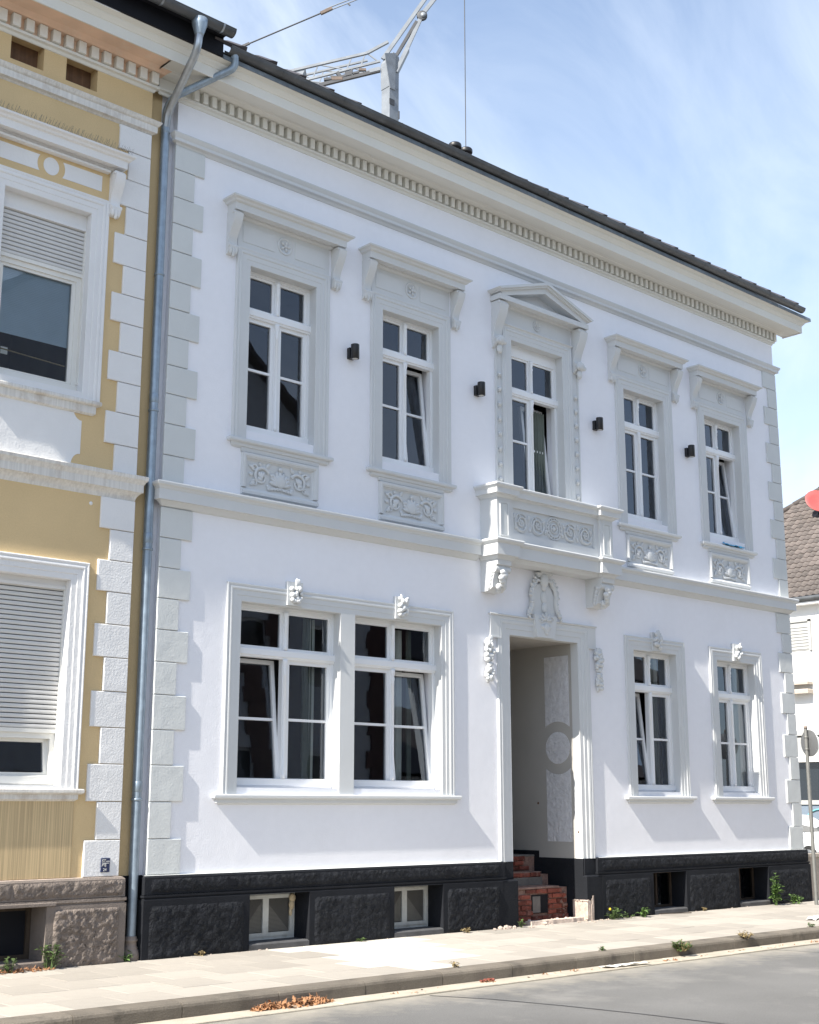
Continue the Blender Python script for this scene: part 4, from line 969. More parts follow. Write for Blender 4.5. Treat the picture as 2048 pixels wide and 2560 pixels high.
# ================================================================ DOWNPIPE between the houses
dp = thing('downpipe', 'galvanised zinc downpipe in the gap between ochre and white house', 'downpipe', (0,0,0))
PX, PY = -.172, .028
MB().tube([(PX,PY,.2),(PX,PY,3.3),(PX,PY,6.2),(PX,PY,9.68)], .051, 14).build('pipe', 'pipezinc', dp)
for z in (1.66, 4.42, 6.05, 7.72): b = MB(); b.lathe([(.058,z-.014),(.062,z-.008),(.062,z+.008),(.058,z+.014)], PX, PY, 16); b.box(PX-.006, PX+.006, PY+.05, .1, z-.006, z+.006); b.build('pipe_clamp', 'pipezinc', dp)
for z in (1.80, 4.55, 6.2, 9.60): MB().lathe([(.051,z-.06),(.0545,z-.055),(.0545,z+.05),(.051,z+.055)], PX, PY, 16).build('pipe_socket', 'pipezinc', dp)
def bend(pts, n=6):
    P = [Vector(p) for p in pts]; o = [P[0]]
    for i in range(1, len(P)-1):
        a, b_, c_ = P[i-1], P[i], P[i+1]; r = min((a-b_).length, (c_-b_).length)*.42; p = b_+(a-b_).normalized()*r; q_ = b_+(c_-b_).normalized()*r
        for k in range(n+1): t = k/n; o.append(p*(1-t)**2+b_*2*t*(1-t)+q_*t*t)
    return o+[P[-1]]
MB().tube(bend([(.40,-.555,10.60),(.43,-.53,10.42),(-.16,-.10,9.98),(PX,PY+.0,9.86),(PX,PY,9.68)]), .047, 14).build('swan_neck', 'pipezinc', dp)
MB().tube(bend([(-.235,-.74,10.64),(-.25,-.74,10.30),(PX-.01,-.03,9.80),(PX,PY-.01,9.62)]), .048, 14).build('swan_neck', 'zincnew', dp)
MB().lathe([(.048,10.47),(.055,10.50),(.092,10.62),(.096,10.69)], -.238, -.74, 16).build('funnel', 'pipezinc', dp)
MB().lathe([(.098,-.03),(.095,.06),(.085,.10),(.074,.115),(.078,.125),(.066,.14),(.062,.185),(.073,.195),(.073,.21),(.062,.22),(.064,.235),(.054,.245)], PX, PY, 16).build('cast_iron_boot', 'iron', dp)

# ================================================================ WALL LAMPS
LAB = ['black cylinder wall lamp right of the leftmost upper window', 'black cylinder wall lamp just left of the pediment window', 'black cylinder wall lamp just right of the pediment window', 'black cylinder wall lamp left of the rightmost upper window']
proto = []
for (x, lab) in zip((2.755, 5.13, 7.775, 10.19), LAB):
    t = thing('wall_lamp', lab, 'wall lamp', (x, 0, 7.425), 'black wall lamps between the upper windows')
    if not proto:
        b = MB(); b.lathe([(.052,-.10),(.056,-.098),(.056,.092),(.054,.098),(.0,.098)], 0, -.105, 18); proto.append(('lamp_body', b.mesh('lamp_body', 'lamp')))
        b = MB(); b.box(-.05,.05,-.055,0,-.085,.06); proto.append(('mount', b.mesh('mount', 'lamp')))
        b = MB(); b.lathe([(.040,-.1015),(.040,-.0985),(0,-.0985)], 0, -.105, 16); proto.append(('lens', b.mesh('lens', 'lampglass')))
    for n_, me in proto: inst(n_, me, t)

# ================================================================ CRANE behind the houses
CR = thing('tower_crane', 'grey construction crane with folded lattice arm rising behind the white house', 'crane', (25.3, 24.45, 0))
def cb(name, m): b = MB(); return b
off = Vector((25.3, 24.45, 0))
def loc(p): return Vector(p)-off
def cbar(name, a, c_, w, m='crane', h=None, parent=None): return MB().bar(loc(a), loc(c_), w, h).build(name, m, parent or CR)
MB().box(-.25, .25, -.25, .25, -.2, 31.6).build('mast', 'crane', CR)
b = MB(); b.prism([(-.55,31.75),(-.45,31.2),(-.25,30.3),(-.22,30.3),(.02,30.3),(.05,32.0)], -.29, -.25, 'y'); b.xf(lambda q: (q.x, q.y, q.z)); b.build('mast_head', 'crane', CR)
b = MB(); b.prism([(-.30,31.55),(-.27,30.4),(.24,30.4),(.26,31.9),(-.05,32.02)], -.26, .26, 'y'); b.build('mast_head', 'crane', CR)
MB().box(-.27, .0, -.275, -.25, 29.6, 29.85).build('mast_bracket', 'cranedark', CR)
MB().box(.24, .28, -.28, -.2, 29.1, 29.45).build('mast_bracket', 'cranedark', CR)
d = Vector((.735, -.678, 0))                                        # lattice arm hangs to the left
def P3(p): return Vector(p)
tA, tB, tC = P3((21.9,27.6,31.15)), P3((24.58,25.09,32.09)), P3((25.22,24.50,32.61))
mA, mB = P3((22.3,27.22,30.70)), P3((24.98,24.72,31.72)); lA, lB = P3((22.7,26.85,30.46)), P3((24.98,24.73,31.30))
for a, c_, w in ((tA,tB,.13), (tB,tC,.14), (mA,mB,.11), (lA,lB,.10)): cbar('chord', a, c_, w*.8)
n3 = Vector((.678,.735,0))*.55
for a, c_, w in ((tA+n3,tB+n3,.10), (mA+n3,mB+n3,.09)): cbar('chord', a, c_, w*.8)
def lp(a, c_, t): return a+(c_-a)*t
for u, v_ in ((.12,.24),(.45,.24),(.45,.62),(.83,.62),(.98,.78),(1.0,.98)): cbar('lacing', lp(tA,tB,u), lp(mA,mB,v_), .045)
for u, v_ in ((.12,.3),(.5,.3),(.5,.75),(.95,.75)): cbar('lacing', lp(tA,tB,u)+n3, lp(mA,mB,v_)+n3, .045, 'crane')
for u, v_ in ((.15,.1),(.15,.3),(.4,.3),(.4,.55),(.7,.55),(.7,.85)): cbar('lacing', lp(mA,mB,u), lp(lA,lB,v_), .045)
b = MB(); w0 = lp(lA,lB,.55)
qw = random.Random(6)
for t, s_, hh in ((.30,.34,.10),(.40,.42,.16),(.50,.36,.10),(.58,.30,.18),(.68,.34,.08),(.46,.14,.30),(.62,.10,.26)):
    q_ = loc(lp(lA,lB,t)+Vector((0,0,.10+hh*.4))); b.bar(q_-d*s_*.4+Vector((0,0,qw.uniform(-.05,.05))), q_+d*s_*.4+Vector((0,0,qw.uniform(-.04,.08))), .14, hh)
b.build('winch', 'cranedark', CR)
b = MB(); q_ = loc(lp(lA,lB,.36)+Vector((0,0,.15))); b.bar(q_, q_+d*.45, .16, .14); q_ = loc(lp(lA,lB,.72)+Vector((0,0,.26))); b.bar(q_, q_+d*.3, .12, .10); b.build('winch_drum', 'cranebrown', CR)
cbar('winch_beam', lp(lA,lB,.2), lp(lA,lB,1.0), .13, 'cranedark')
cbar('winch_box', lp(lA,lB,.86)+Vector((0,0,.06)), lp(lA,lB,1.0)+Vector((0,0,.06)), .16, 'crane')
b = MB(); 
pts = [loc(P3(p)) for p in ((21.6,27.85,31.15),(22.72,26.82,31.41),(22.60,26.93,31.03),(21.75,27.7,30.7))]
b.add(pts+[p+n3 for p in pts], [(0,1,2,3),(7,6,5,4),(0,4,5,1),(1,5,6,2),(2,6,7,3),(3,7,4,0)]); b.build('counterweight_plate', 'crane', CR)
b1a, b1b = P3((25.06,24.65,31.82)), P3((27.6,22.31,37.27)); cbar('boom', b1a, b1b, .11, 'crane', .15)
b2a, b2b = P3((25.5,24.25,31.30)), P3((26.28,23.53,33.90)); cbar('boom', b2a, b2b, .12, 'crane', .16)
cbar('boom_dark_rail', P3((25.45,24.3,31.9)), P3((26.10,23.7,33.55)), .14, 'cranedark', .12)  # dark steel strip along the lower boom
cbar('boom', P3((26.33,23.48,34.0)), P3((27.9,22.03,37.0)), .11, 'crane', .16)
cbar('boom_plate', P3((25.50,24.25,31.15)), P3((25.86,23.92,32.25)), .34, 'crane', .05)
b = MB(); wc = loc((26.26,23.54,33.82)); R_ = Matrix(((.735,.678,0),(-.678,.735,0),(0,0,1))); n0 = len(b.v)
b.lathe([(.20,-.06),(.22,-.05),(.16,-.02),(.16,.02),(.22,.05),(.20,.06)], 0, 0, 20, 'y'); b.xf(lambda q: R_ @ q + wc); b.build('pulley', 'cranedark', CR)
b = MB(); b.lathe([(.11,-.10),(.11,.08)], .05, 0, 16, 'y'); b.xf(lambda q: R_ @ q + wc); b.build('pulley_hub', 'crane', CR)
MB().tube([loc((20.6,28.77,32.29)), loc((23.4,26.18,34.10))], .032, 8).build('tie_rod', 'cranedark', CR)
for dz in (-.06, .08): MB().tube([loc((23.3,26.28,34.06+dz)), loc((25.2,24.5,35.2+dz))], .024, 6).build('tie_fork', 'crane', CR)
cbar('tie_socket', (23.15,26.42,33.93), (23.5,26.1,34.18), .12, 'cranebrown'); cbar('tie_clamp', (23.98,25.65,34.40), (24.05,25.58,34.3), .05, 'cranedark')
cbar('tie_socket', (20.75,28.62,32.39), (20.98,28.4,32.54), .09, 'cranedark')
MB().tube([loc((27.55,22.35,0)), loc((27.57,22.33,39))], .019, 6).build('hoist_rope', 'cranedark', CR)
cbar('boom_top', (27.4,22.5,36.8), (27.8,22.1,39.2), .12)

# ================================================================ RIGHT: garden wall, sign, car, house
gw = thing('garden_wall', 'low beige concrete wall beside the right end of the dark plinth', 'wall', (13.17, 0, 0))
MB().box(0, 5.0, .0, .2, -.2, .72).build('wall_body', 'gwall', gw); MB().slab(-.02, 5.03, -.03, .23, .72, .785, .01).build('coping', 'gwall', gw)
sg = thing('road_sign', 'round traffic sign on a grey pole seen from behind', 'sign', (12.365, -.62, 0))
MB().tube([(0,0,-.1),(0,0,2.885)], .031, 12).build('pole', 'pole', sg); MB().lathe([(.035,2.86),(.035,2.90),(.02,2.915)], 0, 0, 12).build('pole_cap', 'iron', sg)
b = MB(); b.lathe([(.215,-.008),(.222,-.004),(.222,.004),(.215,.008)], 0, 0, 28, 'y')
Rz = Matrix.Rotation(radians(-110), 3, 'Z'); b.xf(lambda q: Rz @ q + Vector((.03,-.045,2.62))); b.build('disc', 'signback', sg)
b = MB(); b.lathe([(.224,-.010),(.2245,.010)], 0, 0, 28, 'y'); b.f = b.f[:-2]; b.sm = b.sm[:-2]; b.xf(lambda q: Rz @ q + Vector((.03,-.045,2.62))); b.build('disc_rim', 'trim', sg)
for z in (2.52, 2.72): MB().lathe([(.038,z-.012),(.038,z+.012)], 0, 0, 12).build('clamp', 'pole', sg)

BH = thing('background_house', 'white rendered house with brown pantile roof across the side street', 'house', (32, 0, 0))
def wx(*a): return a
b = MB(); b.box(.35, 9, -8, 19.2, -.2, 8.25)
b.build('wall', 'bgwall', BH)
MB().box(-.02, .36, -8.2, 19.6, 8.22, 8.30).build('soffit', 'bgwall', BH)
b = MB(); b.prism([(-.33+.0,8.30),(-.02,8.30),(.0,8.22),(-.02,8.2),(-.06,8.2)], -8.2, 19.6, 'y'); 
gtr = MB(); gtr.tube([(-.06,-8.2,8.40),(-.06,19.6,8.40)], .085, 12); gtr.build('gutter', 'zinc', BH)
rf = MB(); ex, ez, sl = -.0, 8.47, .84; rt = 7.0
rf.add([(ex,19.7,ez),(ex,-8.3,ez),(ex+rt,-8.3,ez+sl*rt),(ex+rt,19.7-rt,ez+sl*rt)], [(0,1,2,3)]); rf.add([(ex,19.7,ez),(ex+rt,19.7-rt,ez+sl*rt),(ex+2*rt,19.7,ez)], [(0,1,2)])
rf.add([(ex+2*rt,19.7,ez),(ex+rt,19.7-rt,ez+sl*rt),(ex+rt,-8.3,ez+sl*rt),(ex+2*rt,-8.3,ez)], [(0,1,2,3)])
broof = rf.build('roof', 'btile', BH)
ang = math.atan(sl)
def pantile():
    v = []; f = []; n = 8; Wd, Ln = .262, .40
    for j in (0, 1):
        for i in range(n+1):
            u = i/n; h = .028*sin(pi*min(1, u/.55)) if u < .55 else -.012*sin(pi*(u-.55)/.45)
            v.append((j*Ln, -u*Wd, h+.035-.026*j))
    for i in range(n): f.append((i, i+1, n+2+i, n+1+i))
    m_ = len(v)
    for i in range(n+1): v.append((0, -i/n*Wd, -.005))
    for i in range(n): f.append((i, m_+i, m_+i+1, i+1))
    return MB().add(v, f, False).mesh('roof_tile', 'btile')
ptm = pantile(); cnt = 0; pr_ = random.Random(8)
for r_ in range(25):
    s_ = r_*.335; X_ = ex+s_*cos(ang); Z_ = ez+s_*sin(ang)
    for c_ in range(40):
        y_ = 17.6-c_*.25
        if not (10.35+X_*.43-.6 < y_ < min(19.6-X_-.1, 11.55+X_*.56+.3)): continue
        if cnt < 300:
            o = inst('roof_tile', ptm, broof, (X_, y_+pr_.uniform(-.006,.006), Z_+.01+pr_.uniform(-.004,.006)), (pr_.uniform(-.02,.02), -ang, 0)); cnt += 1
b = MB()
for i in range(19):
    t = i*.36; p = Vector((ex+t+.02, 19.68-t, ez+sl*t+.03)); q_ = p+Vector((.40,-.40,.40*sl))
    b.tube([p, q_], [.12,.10], 8)
b.build('hip_tiles', 'btile', BH, kind='stuff')
lv = MB(); rect_frame(lv, 0, 0, 0, 0, 0, 0, 0)
b = MB(); b.box(.32, .352, 10.95, 11.95, 6.72, 7.70); lw = b.build('louvre_window', 'louvre', BH)
z = 6.76
while z < 7.6:
    MB().prism([(.28,z),(.335,z+.07),(.335,z+.085),(.28,z+.015)], 11.0, 11.95, 'y').build('louvre_slat', 'louvre', lw) if False else MB().add([(.30,11.0,z),(.30,11.95,z),(.338,11.95,z+.085),(.338,11.0,z+.085)], [(0,1,2,3)]).build('louvre_slat', 'louvre', lw); z += .105
b = MB(); rect_frame(b, 0,1,0,1,.1,0,1); b = MB(); b.box(.28,.34,10.9,11.0,6.70,7.75); b.box(.28,.34,10.9,12.0,7.68,7.75); b.build('louvre_frame', 'louvre', lw)
for z0, z1 in ((5.55,5.66),(5.25,5.40)): MB().slab(.0, .36, 10.97, 12.2, z0, z1, .03).build('wall_ledge', 'gwall', BH)
b = MB(); b.box(.05, .36, 2, 18, 3.86, 4.02); b.build('shop_fascia', 'louvre', BH)
b = MB(); b.box(.10, .36, 2, 18, 3.25, 3.80); b.build('shop_lintel', 'louvre', BH); MB().box(.06,.36,2,18,3.0,3.25).build('shop_head', 'bgwall', BH)
MB().box(.30,.352,2,18,1.75,2.98).build('shop_glass', 'carglass', BH); MB().box(.20,.36,2,18,1.62,1.76).build('shop_sill', 'louvre', BH)
MB().box(.25,.352,2,18,-.1,1.62).build('shop_base', 'mural', BH)
b = MB()
for yc_ in (10.95, 9.6): b.tube([(.23, yc_+.62*cos(pi*i/14), .85+.62*sin(pi*i/14)) for i in range(15)], .03, 6)
b.tube([(.23,11.57,.85),(.23,10.95,.1)], .03, 6); b.tube([(.23,10.33,.85),(.23,10.95,.1)], .03, 6)
b.build('shop_arch_pattern', 'teal', BH)
sd = thing('satellite_dish', 'red satellite dish on a mast above the brown tiled roof', 'satellite dish', (36.35, 12.62, 11.9))
b = MB(); b.lathe([(.02,-.10),(.30,-.07),(.50,.0),(.505,.012),(.50,.02),(.30,-.045),(.02,-.075)], 0, 0, 28, 'y'); Rd = Matrix.Rotation(radians(-38), 3, 'Z') @ Matrix.Rotation(radians(-25), 3, 'X')
b.xf(lambda q: Rd @ Vector((q.x, -q.y, q.z)) + Vector((0,0,.85))); b.build('dish', 'red', sd)
MB().tube([(.15,.12,-.4),(.15,.12,.9)], .03, 8).build('mast', 'cranedark', sd)
b = MB(); b.bar(Rd @ Vector((0,.05,-.45))+Vector((0,0,.85)), Rd @ Vector((0,-.5,-.12))+Vector((0,0,.85)), .035); b.build('feed_arm', 'cranedark', sd)
b = MB(); b.sph(Rd @ Vector((0,-.5,-.08))+Vector((0,0,.85)), (.05,.05,.09), 10, 7); b.build('feed_horn', 'paper', sd)
MB().bar((-.25,.0,-.32),(.3,.2,-.05),.3,.03).build('roof_flashing', 'zincnew', sd)

# car, three quarter view in the side street
car = thing('parked_car', 'white hatchback parked in the side street beyond the sign pole', 'car', (28.0, 9.3, -.135), rotz=radians(-103))
def car_body():
    secs = [(-2.02,[(.0,.38),(.62,.38),(.70,.55),(.70,.75),(.62,.90),(0,.92)]), (-1.9,[(.0,.26),(.74,.26),(.80,.5),(.80,.8),(.72,1.0),(0,1.03)])]
    def sec(x, hw, zb, zw, zt, hwt): return (x, [(0,zb),(hw*.92,zb),(hw,zb+.16),(hw,zw-.08),(hw*.96,zw),(hwt,zt-.05),(hwt*.86,zt),(0,zt+.012)])
    S_ = [sec(-2.0,.70,.36,.82,.98,.62), sec(-1.85,.80,.24,.88,1.22,.64), sec(-1.3,.85,.20,.93,1.44,.62), sec(-.6,.86,.20,.92,1.48,.63), sec(.05,.86,.20,.91,1.45,.62), sec(.35,.86,.20,.905,1.34,.62), sec(1.0,.86,.20,.90,.975,.72), sec(1.5,.84,.22,.86,.90,.74), sec(1.9,.78,.26,.72,.78,.68), sec(2.02,.66,.34,.56,.62,.58)]
    v = []; f = []; n = 16
    for x, pr in S_:
        full = [(x, -y, z) for y, z in pr]+[(x, y, z) for y, z in pr[::-1]]
        v += full
    for i in range(len(S_)-1):
        for k in range(n): j = (k+1) % n; f.append((i*n+k, i*n+j, (i+1)*n+j, (i+1)*n+k))
    f.append(list(range(n))[::-1]); f.append(list(range((len(S_)-1)*n, len(S_)*n)))
    return MB().add(v, f, True)
body = car_body().build('body', 'carpaint', car)
def quad(name, pts, m): MB().add(pts, [tuple(range(len(pts)))]).build(name, m, car)
quad('windscreen', [(.36,-.585,1.325),(.36,.585,1.325),(1.02,.70,.985),(1.02,-.70,.985)], 'carglass')
for s in (-1, 1):
    quad('side_window', [(-1.25,s*.852*.92,.98),(.25,s*.852*.93,.96),(.08,s*.66,1.37),(-1.15,s*.665,1.38)], 'carglass')
    quad('side_window', [(.30,s*.80,.965),(.85,s*.80,.955),(.36,s*.655,1.29)], 'carglass')
    b = MB(); b.sph((1.80,s*.60,.66), (.20,.14,.10), 12, 8); b.build('headlight', 'headlight', car)
    b = MB(); b.sph((.72,s*.98,1.0), (.08,.11,.075), 10, 7); b.build('mirror', 'carpaint', car)
    for x in (-1.28, 1.30):
        b = MB(); b.lathe([(.20,s*.66),(.30,s*.67),(.315,s*.70),(.315,s*.83),(.29,s*.865),(.21,s*.86)], x, 0, 22, 'y', True, .315); wh = b.build('wheel', 'rubber', car)
        b = MB(); b.lathe([(.20,s*.845),(.19,s*.868),(.06,s*.872),(.0,s*.872)], x, 0, 18, 'y', True, .315); b.build('rim', 'signback', wh)
quad('grille', [(2.03,-.38,.40),(2.03,.38,.40),(2.03,.36,.54),(2.03,-.36,.54)], 'rubber')
quad('number_plate', [(2.04,-.26,.45),(2.04,.26,.45),(2.04,.26,.52),(2.04,-.26,.52)], 'paper')

# ================================================================ houses across the road (seen mirrored in the windows)
def opp(name, lab, x0, x1, eave, ridge, m, y=-14.2, dep=9):
    o = thing(name, lab, 'house', (x0, y, 0)); wd = x1-x0
    b = MB(); hl = []; x = 1.0
    while x+1.1 < wd:
        for z in (1.3, 4.2):
            if z+1.6 < eave: hl.append((x, x+1.1, z, z+1.55))
        x += 2.3
    wall_holes(b, 0, wd, -.2, eave, 0, -.3, hl); b.add([(0,0,-.2),(0,-dep,-.2),(0,-dep,eave),(0,0,eave)], [(0,1,2,3)]); b.add([(wd,0,-.2),(wd,-dep,-.2),(wd,-dep,eave),(wd,0,eave)], [(0,1,2,3)]); b.add([(0,-dep,-.2),(wd,-dep,-.2),(wd,-dep,eave),(0,-dep,eave)], [(0,1,2,3)])
    b.build('wall', m, o)
    for h in hl: b = MB(); rect_frame(b, h[0], h[1], h[2], h[3], .07, -.2, -.15); f_ = b.build('window', 'pvc', o); MB().add([(h[0],-.19,h[2]),(h[1],-.19,h[2]),(h[1],-.19,h[3]),(h[0],-.19,h[3])], [(0,1,2,3)]).build('pane', 'carglass', f_)
    r = MB(); hp = 3.0
    r.add([(-.3,.4,eave),(wd+.3,.4,eave),(wd+.3-hp,-dep/2,ridge),(hp-.3,-dep/2,ridge)], [(0,1,2,3)]); r.add([(-.3,-dep-.4,eave),(wd+.3,-dep-.4,eave),(wd+.3-hp,-dep/2,ridge),(hp-.3,-dep/2,ridge)], [(3,2,1,0)])
    r.add([(-.3,.4,eave),(-.3,-dep-.4,eave),(hp-.3,-dep/2,ridge)], [(0,1,2)]); r.add([(wd+.3,.4,eave),(wd+.3,-dep-.4,eave),(wd+.3-hp,-dep/2,ridge)], [(2,1,0)])
    r.build('roof', 'btile', o)
    return o
def gable_house():
    o = thing('opposite_house', 'dark gable roof mirrored in the leftmost upper window panes', 'house', (8, -14.2, 0)); hw, ev, rd, dp_ = 8.5, 8.95, 15.75, 12
    hl = [(x, x+1.1, z, z+1.6) for x in (-7,-4.6,-2.2,.9,3.3,5.7) for z in (1.3, 4.6)]
    b = MB(); wall_holes(b, -hw, hw, -.2, ev, 0, -.3, hl); b.prism([(-hw,ev),(hw,ev),(0,rd)], 0, -.3, 'y')
    for s in (-1, 1): b.add([(s*hw,-.3,-.2),(s*hw,-dp_,-.2),(s*hw,-dp_,ev),(s*hw,-.3,ev)], [(0,1,2,3)])
    b.add([(-hw,-dp_,-.2),(hw,-dp_,-.2),(hw,-dp_,ev),(0,-dp_,rd),(-hw,-dp_,ev)], [(0,1,2,3,4)]); b.build('wall', 'oppwall', o)
    for h in hl: b = MB(); rect_frame(b, h[0], h[1], h[2], h[3], .07, -.2, -.15); f_ = b.build('window', 'pvc', o); MB().add([(h[0],-.19,h[2]),(h[1],-.19,h[2]),(h[1],-.19,h[3]),(h[0],-.19,h[3])], [(0,1,2,3)]).build('pane', 'carglass', f_)
    for x0 in (4.35, 7.8):                                            # toothed brick quoin strips
        b = MB()
        for i in range(22): e = .12 if i % 2 else 0; b.box(x0-e, x0+.5+e, .0, .05, -.2+i*.4, .195+i*.4)
        b.build('brick_strip', 'oppbrick', o)
    for s in (-1, 1): b = MB(); b.prism([(0,rd+.05),(s*(hw+.4),ev-.27),(s*(hw+.4),ev-.10),(0,rd+.25)], .35, -dp_-.3, 'y'); b.build('roof', 'btile', o)
gable_house()
o2 = opp('opposite_house', 'low house mirrored in the ground floor window panes', 17.2, 29, 5.6, 9.0, 'oppwall')
MB().box(-.35, .0, -9, .06, -.2, 7.0).build('brick_pier', 'oppbrick', o2)

# ================================================================ small things on the pavement and sills
bf = MB(); q = random.Random(12); v = []; f = []; n = 14
for i in range(n+1):
    for j in range(5): v.append((11.12+.60*i/n, -.075+.09*j/4+.012*q.uniform(-1,1), 5.955+.035*q.random()+(.05*(1-i/n) if j == 4 else 0)-(.02 if j == 0 else 0)))
for i in range(n):
    for j in range(4): a = i*5+j; f.append((a, a+5, a+6, a+1))
tag(bf.add(v, f).build('plastic_film', 'bluefilm'), 'crumpled blue plastic film on the sill of the rightmost upper window', 'plastic film')
def weed(name, x, y, z, n, h, sp, m, seed, lab, big=.06, group='weeds growing along the pavement', upright=False, dry=False, flower=False):
    q = random.Random(seed); t = thing(name, lab, 'plant', (x, y, z), group)
    lf = MB(); stm = MB()
    for i in range(n):
        a = q.uniform(0, 2*pi); r = sp*sqrt(q.random()); hh = h*q.uniform(.45, 1.0)*(1-.35*r/sp)
        p0 = Vector((r*.3*cos(a), min(.03, r*.3*sin(a)), 0)); p2 = Vector((r*cos(a), min(.04, r*sin(a)*.7), hh)); pm = (p0+p2)/2+Vector((0,0,hh*.18))
        stm.tube([p0, pm, p2], [.004,.003,.002], 4)
        for k in range(5 if not upright else 9):
            u = q.uniform(.15, 1.0); c0 = p0.lerp(pm, u*2) if u < .5 else pm.lerp(p2, u*2-1)
            la = q.uniform(0, 2*pi); l = big*q.uniform(.5, 1.2); dv = Vector((cos(la), sin(la), q.uniform(-.2,.7))).normalized(); sd_ = dv.cross(Vector((0,0,1))).normalized()*l*.27
            tip = c0+dv*l+Vector((0,0,-.12*l)); mid = c0+dv*l*.5+Vector((0,0,.06*l))
            lf.add([c0, mid+sd_, tip, mid-sd_], [(0,1,2),(0,2,3)])
    lf.build('leaves', m, t); stm.build('stems', 'drygrass' if dry else m, t)
    if flower:
        b = MB(); b.sph((-.11,-.02,h*.75), .018, 8, 6); b.build('flower', 'flower', t)
    return t
weed('weed', -1.62, -.14, .0, 9, .20, .10, 'leaf', 1, 'small green weed at the left edge below the ochre house plinth', .055)
weed('weed', -1.20, -.15, .0, 16, .34, .14, 'leaf', 2, 'tall leafy weed at the corner of the ochre house cellar window', .065)
weed('weed', -.30, -.06, .0, 10, .14, .10, 'leafbright', 3, 'small bright green weed at the foot of the downpipe', .06)
weed('dandelion', 7.63, -.20, 0, 12, .20, .16, 'leaf', 4, 'dandelion with a yellow flower right of the doorway', .08, flower=True)
weed('weed', 8.28, -.22, 0, 10, .18, .12, 'leafbright', 5, 'light green broad leaved weed below the plinth, left of the third cellar window', .09)
weed('weed', 7.98, -.19, 0, 6, .08, .12, 'leaf', 6, 'tiny weed between the dandelion and the broad leaved weed', .05)
weed('weed', 11.78, -.22, 0, 14, .62, .10, 'leafbright', 7, 'tall upright weed under the right end of the plinth', .11, upright=True)
weed('weed', 12.25, -.28, 0, 16, .20, .20, 'leafbright', 8, 'low bushy weed at the right end of the plinth', .08)
weed('grass_tuft', 5.35, -3.03, -.06, 34, .16, .17, 'leaf', 9, 'green grass tuft growing over the kerb edge', .06, dry=True)
weed('grass_tuft', 6.75, -2.95, -.02, 18, .12, .16, 'drygrass', 10, 'dry grass tuft in the kerb joint further right', .05, dry=True)
weed('grass_tuft', 4.62, -.20, 0, 8, .08, .09, 'drygrass', 11, 'dry grass tuft below the plinth left of the doorway', .05, dry=True)
weed('grass_tuft', 5.72, -.16, 0, 5, .12, .05, 'leaf', 12, 'thin grass blades at the left foot of the doorway', .06)
weed('grass_tuft', 4.22, -2.78, 0, 6, .06, .08, 'leaf', 14, 'tiny grass tuft at the back edge of the kerb', .05)
for i_, (wx_, wy_) in enumerate(((.6,-.13),(2.9,-.13),(9.9,-.14),(10.6,-2.76),(1.9,-2.77),(8.6,-2.77))): weed('grass_tuft', wx_, wy_, 0, 7, .07, .07, 'leaf' if i_ % 2 else 'drygrass', 40+i_, ['tiny dry tuft below the left plinth panel','tiny green tuft between the two screened cellar windows','tiny dry tuft between the two dark cellar windows','tiny green tuft at the kerb near the right end of the house','tiny dry tuft in the kerb joint near the leaf pile','tiny green tuft in the kerb joint below the dandelion'][i_], .045)
def scatter(name, lab, cat, m, pts, n, size, zmax, seed, flat=.5):
    q = random.Random(seed); b = MB()
    for i in range(n):
        x, y, rx, ry, z = pts[q.randrange(len(pts))]; a = q.uniform(0, 2*pi); r = sqrt(q.random()); c0 = Vector((x+rx*r*cos(a), y+ry*r*sin(a), z+zmax*q.random()*(1-r)))
        u = Vector((q.uniform(-1,1), q.uniform(-1,1), q.uniform(-flat,flat))).normalized(); w_ = u.cross(Vector((q.uniform(-.5,.5), q.uniform(-.5,.5), 1))).normalized(); s = size*q.uniform(.5,1.2)
        k = u.cross(w_)*s*.25
        b.add([c0-u*s, c0+w_*s*.5+k, c0+u*s, c0-w_*s*.5+k], [(0,1,2),(0,2,3)])
    o = b.build(name, m, None, None, 'stuff'); return tag(o, lab, cat)
scatter('leaf_pile', 'heap of brown dead leaves against the kerb in the gutter', 'leaves', 'deadleaf', [(-.40,-3.10,.30,.10,-.115),(-.18,-3.08,.22,.09,-.115),(-.7,-3.09,.16,.06,-.118)], 420, .035, .09, 1, .8)
scatter('leaf_litter', 'brown leaf litter below the ochre house cellar window', 'leaves', 'deadleaf', [(-1.42,-.16,.28,.08,.004),(-1.75,-.15,.22,.07,.004)], 170, .03, .05, 2, .7)
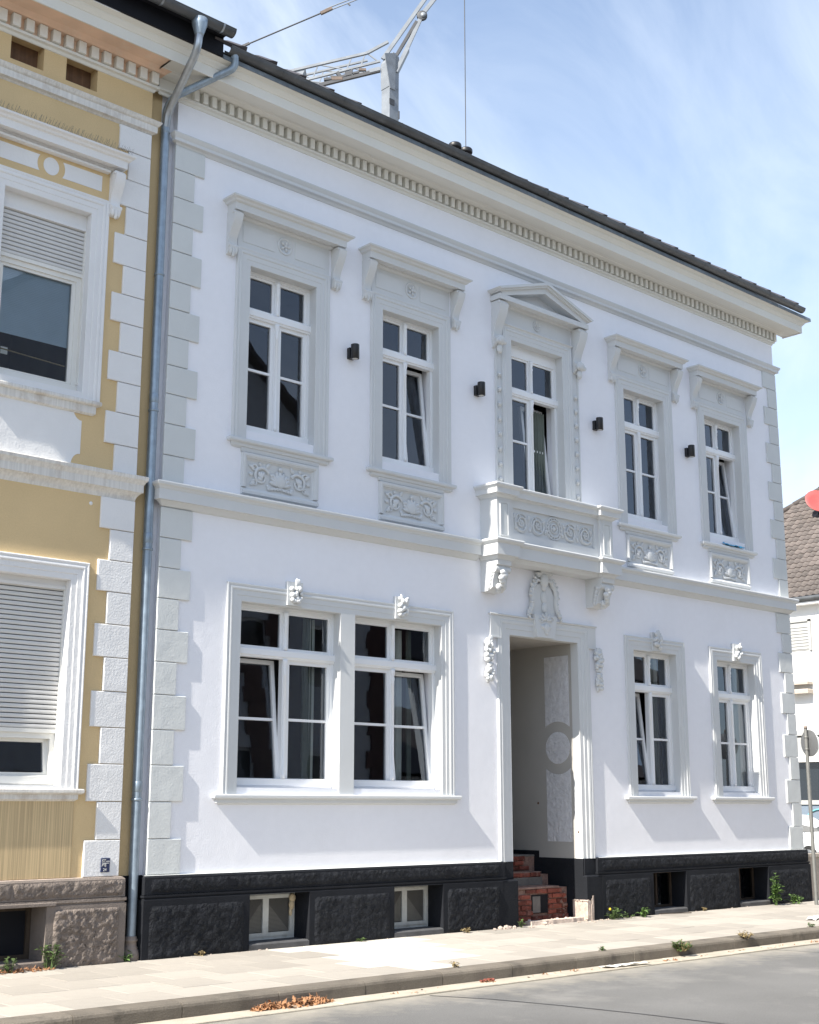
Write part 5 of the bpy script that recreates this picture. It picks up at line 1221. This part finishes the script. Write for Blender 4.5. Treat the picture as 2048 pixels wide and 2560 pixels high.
scatter('leaf_scraps', 'few dead leaves beside the kerb below the doorway', 'leaves', 'deadleaf', [(2.0,-3.12,.10,.05,-.117),(4.9,-3.2,.12,.05,-.117),(6.3,-3.15,.2,.05,-.117),(8.0,-3.2,.3,.06,-.117),(3.2,-3.12,.8,.06,-.117),(6.5,-3.2,1.2,.08,-.117),(1.0,-3.15,.5,.08,-.117)], 110, .026, .02, 3)
q = random.Random(77); b = MB()
for i in range(36): rubble_lump(b, q.uniform(5.2, 7.6), q.uniform(-.32,-.08), .006, q.uniform(.005,.015), q)
for i in range(50): rubble_lump(b, q.uniform(-.2, 13), q.uniform(-.2,-.1), .003, q.uniform(.004,.012), q)
for i in range(8): rubble_lump(b, q.uniform(5.15, 5.6), q.uniform(-.22,-.12), .012, q.uniform(.02,.045), q)
tag(b.build('rubble', 'rubble', None, None, 'stuff'), 'pale plaster chips scattered along the plinth below the doorway', 'rubble')
def sheet(name, lab, pts, z, seed, m='paper'):
    q = random.Random(seed); b = MB(); v = []; f = []; n = 9
    (x0, y0), (x1, y1), wd = pts
    for i in range(n+1):
        for j in range(4): v.append((x0+(x1-x0)*i/n+q.uniform(-.012,.012), y0+(y1-y0)*i/n+wd*(j/3-.5)+q.uniform(-.012,.012), z+.004+q.random()*.03))
    for i in range(n):
        for j in range(3): a = i*4+j; f.append((a, a+4, a+5, a+1))
    return tag(b.add(v, f).build(name, m), lab, 'paper', 'paper scraps')
sheet('paper_scrap', 'crumpled white paper strip in the gutter below the right windows', ((3.75,-3.16),(4.42,-3.24), .09), -.118, 1)
sheet('paper_scrap', 'flat white paper scrap on the pavement at the far right', ((9.55,-2.2),(10.1,-2.0), .16), 0, 2)
b = MB(); q = random.Random(3)
for i in range(5): rubble_lump(b, 2.0+q.uniform(-.12,.12), -3.1+q.uniform(-.03,.03), -.105, q.uniform(.015,.03), q)
tag(b.build('brick_crumbs', 'brick'), 'small red brick crumbs in the gutter below the doorway', 'rubble')
MB().bar((8.75,-.16,.02),(9.35,-.30,.012),.012).build('stick', 'wood'); tag(bpy.data.objects['stick'], 'thin brown stick on the pavement before the third cellar window', 'stick')
S.frame_set(1)
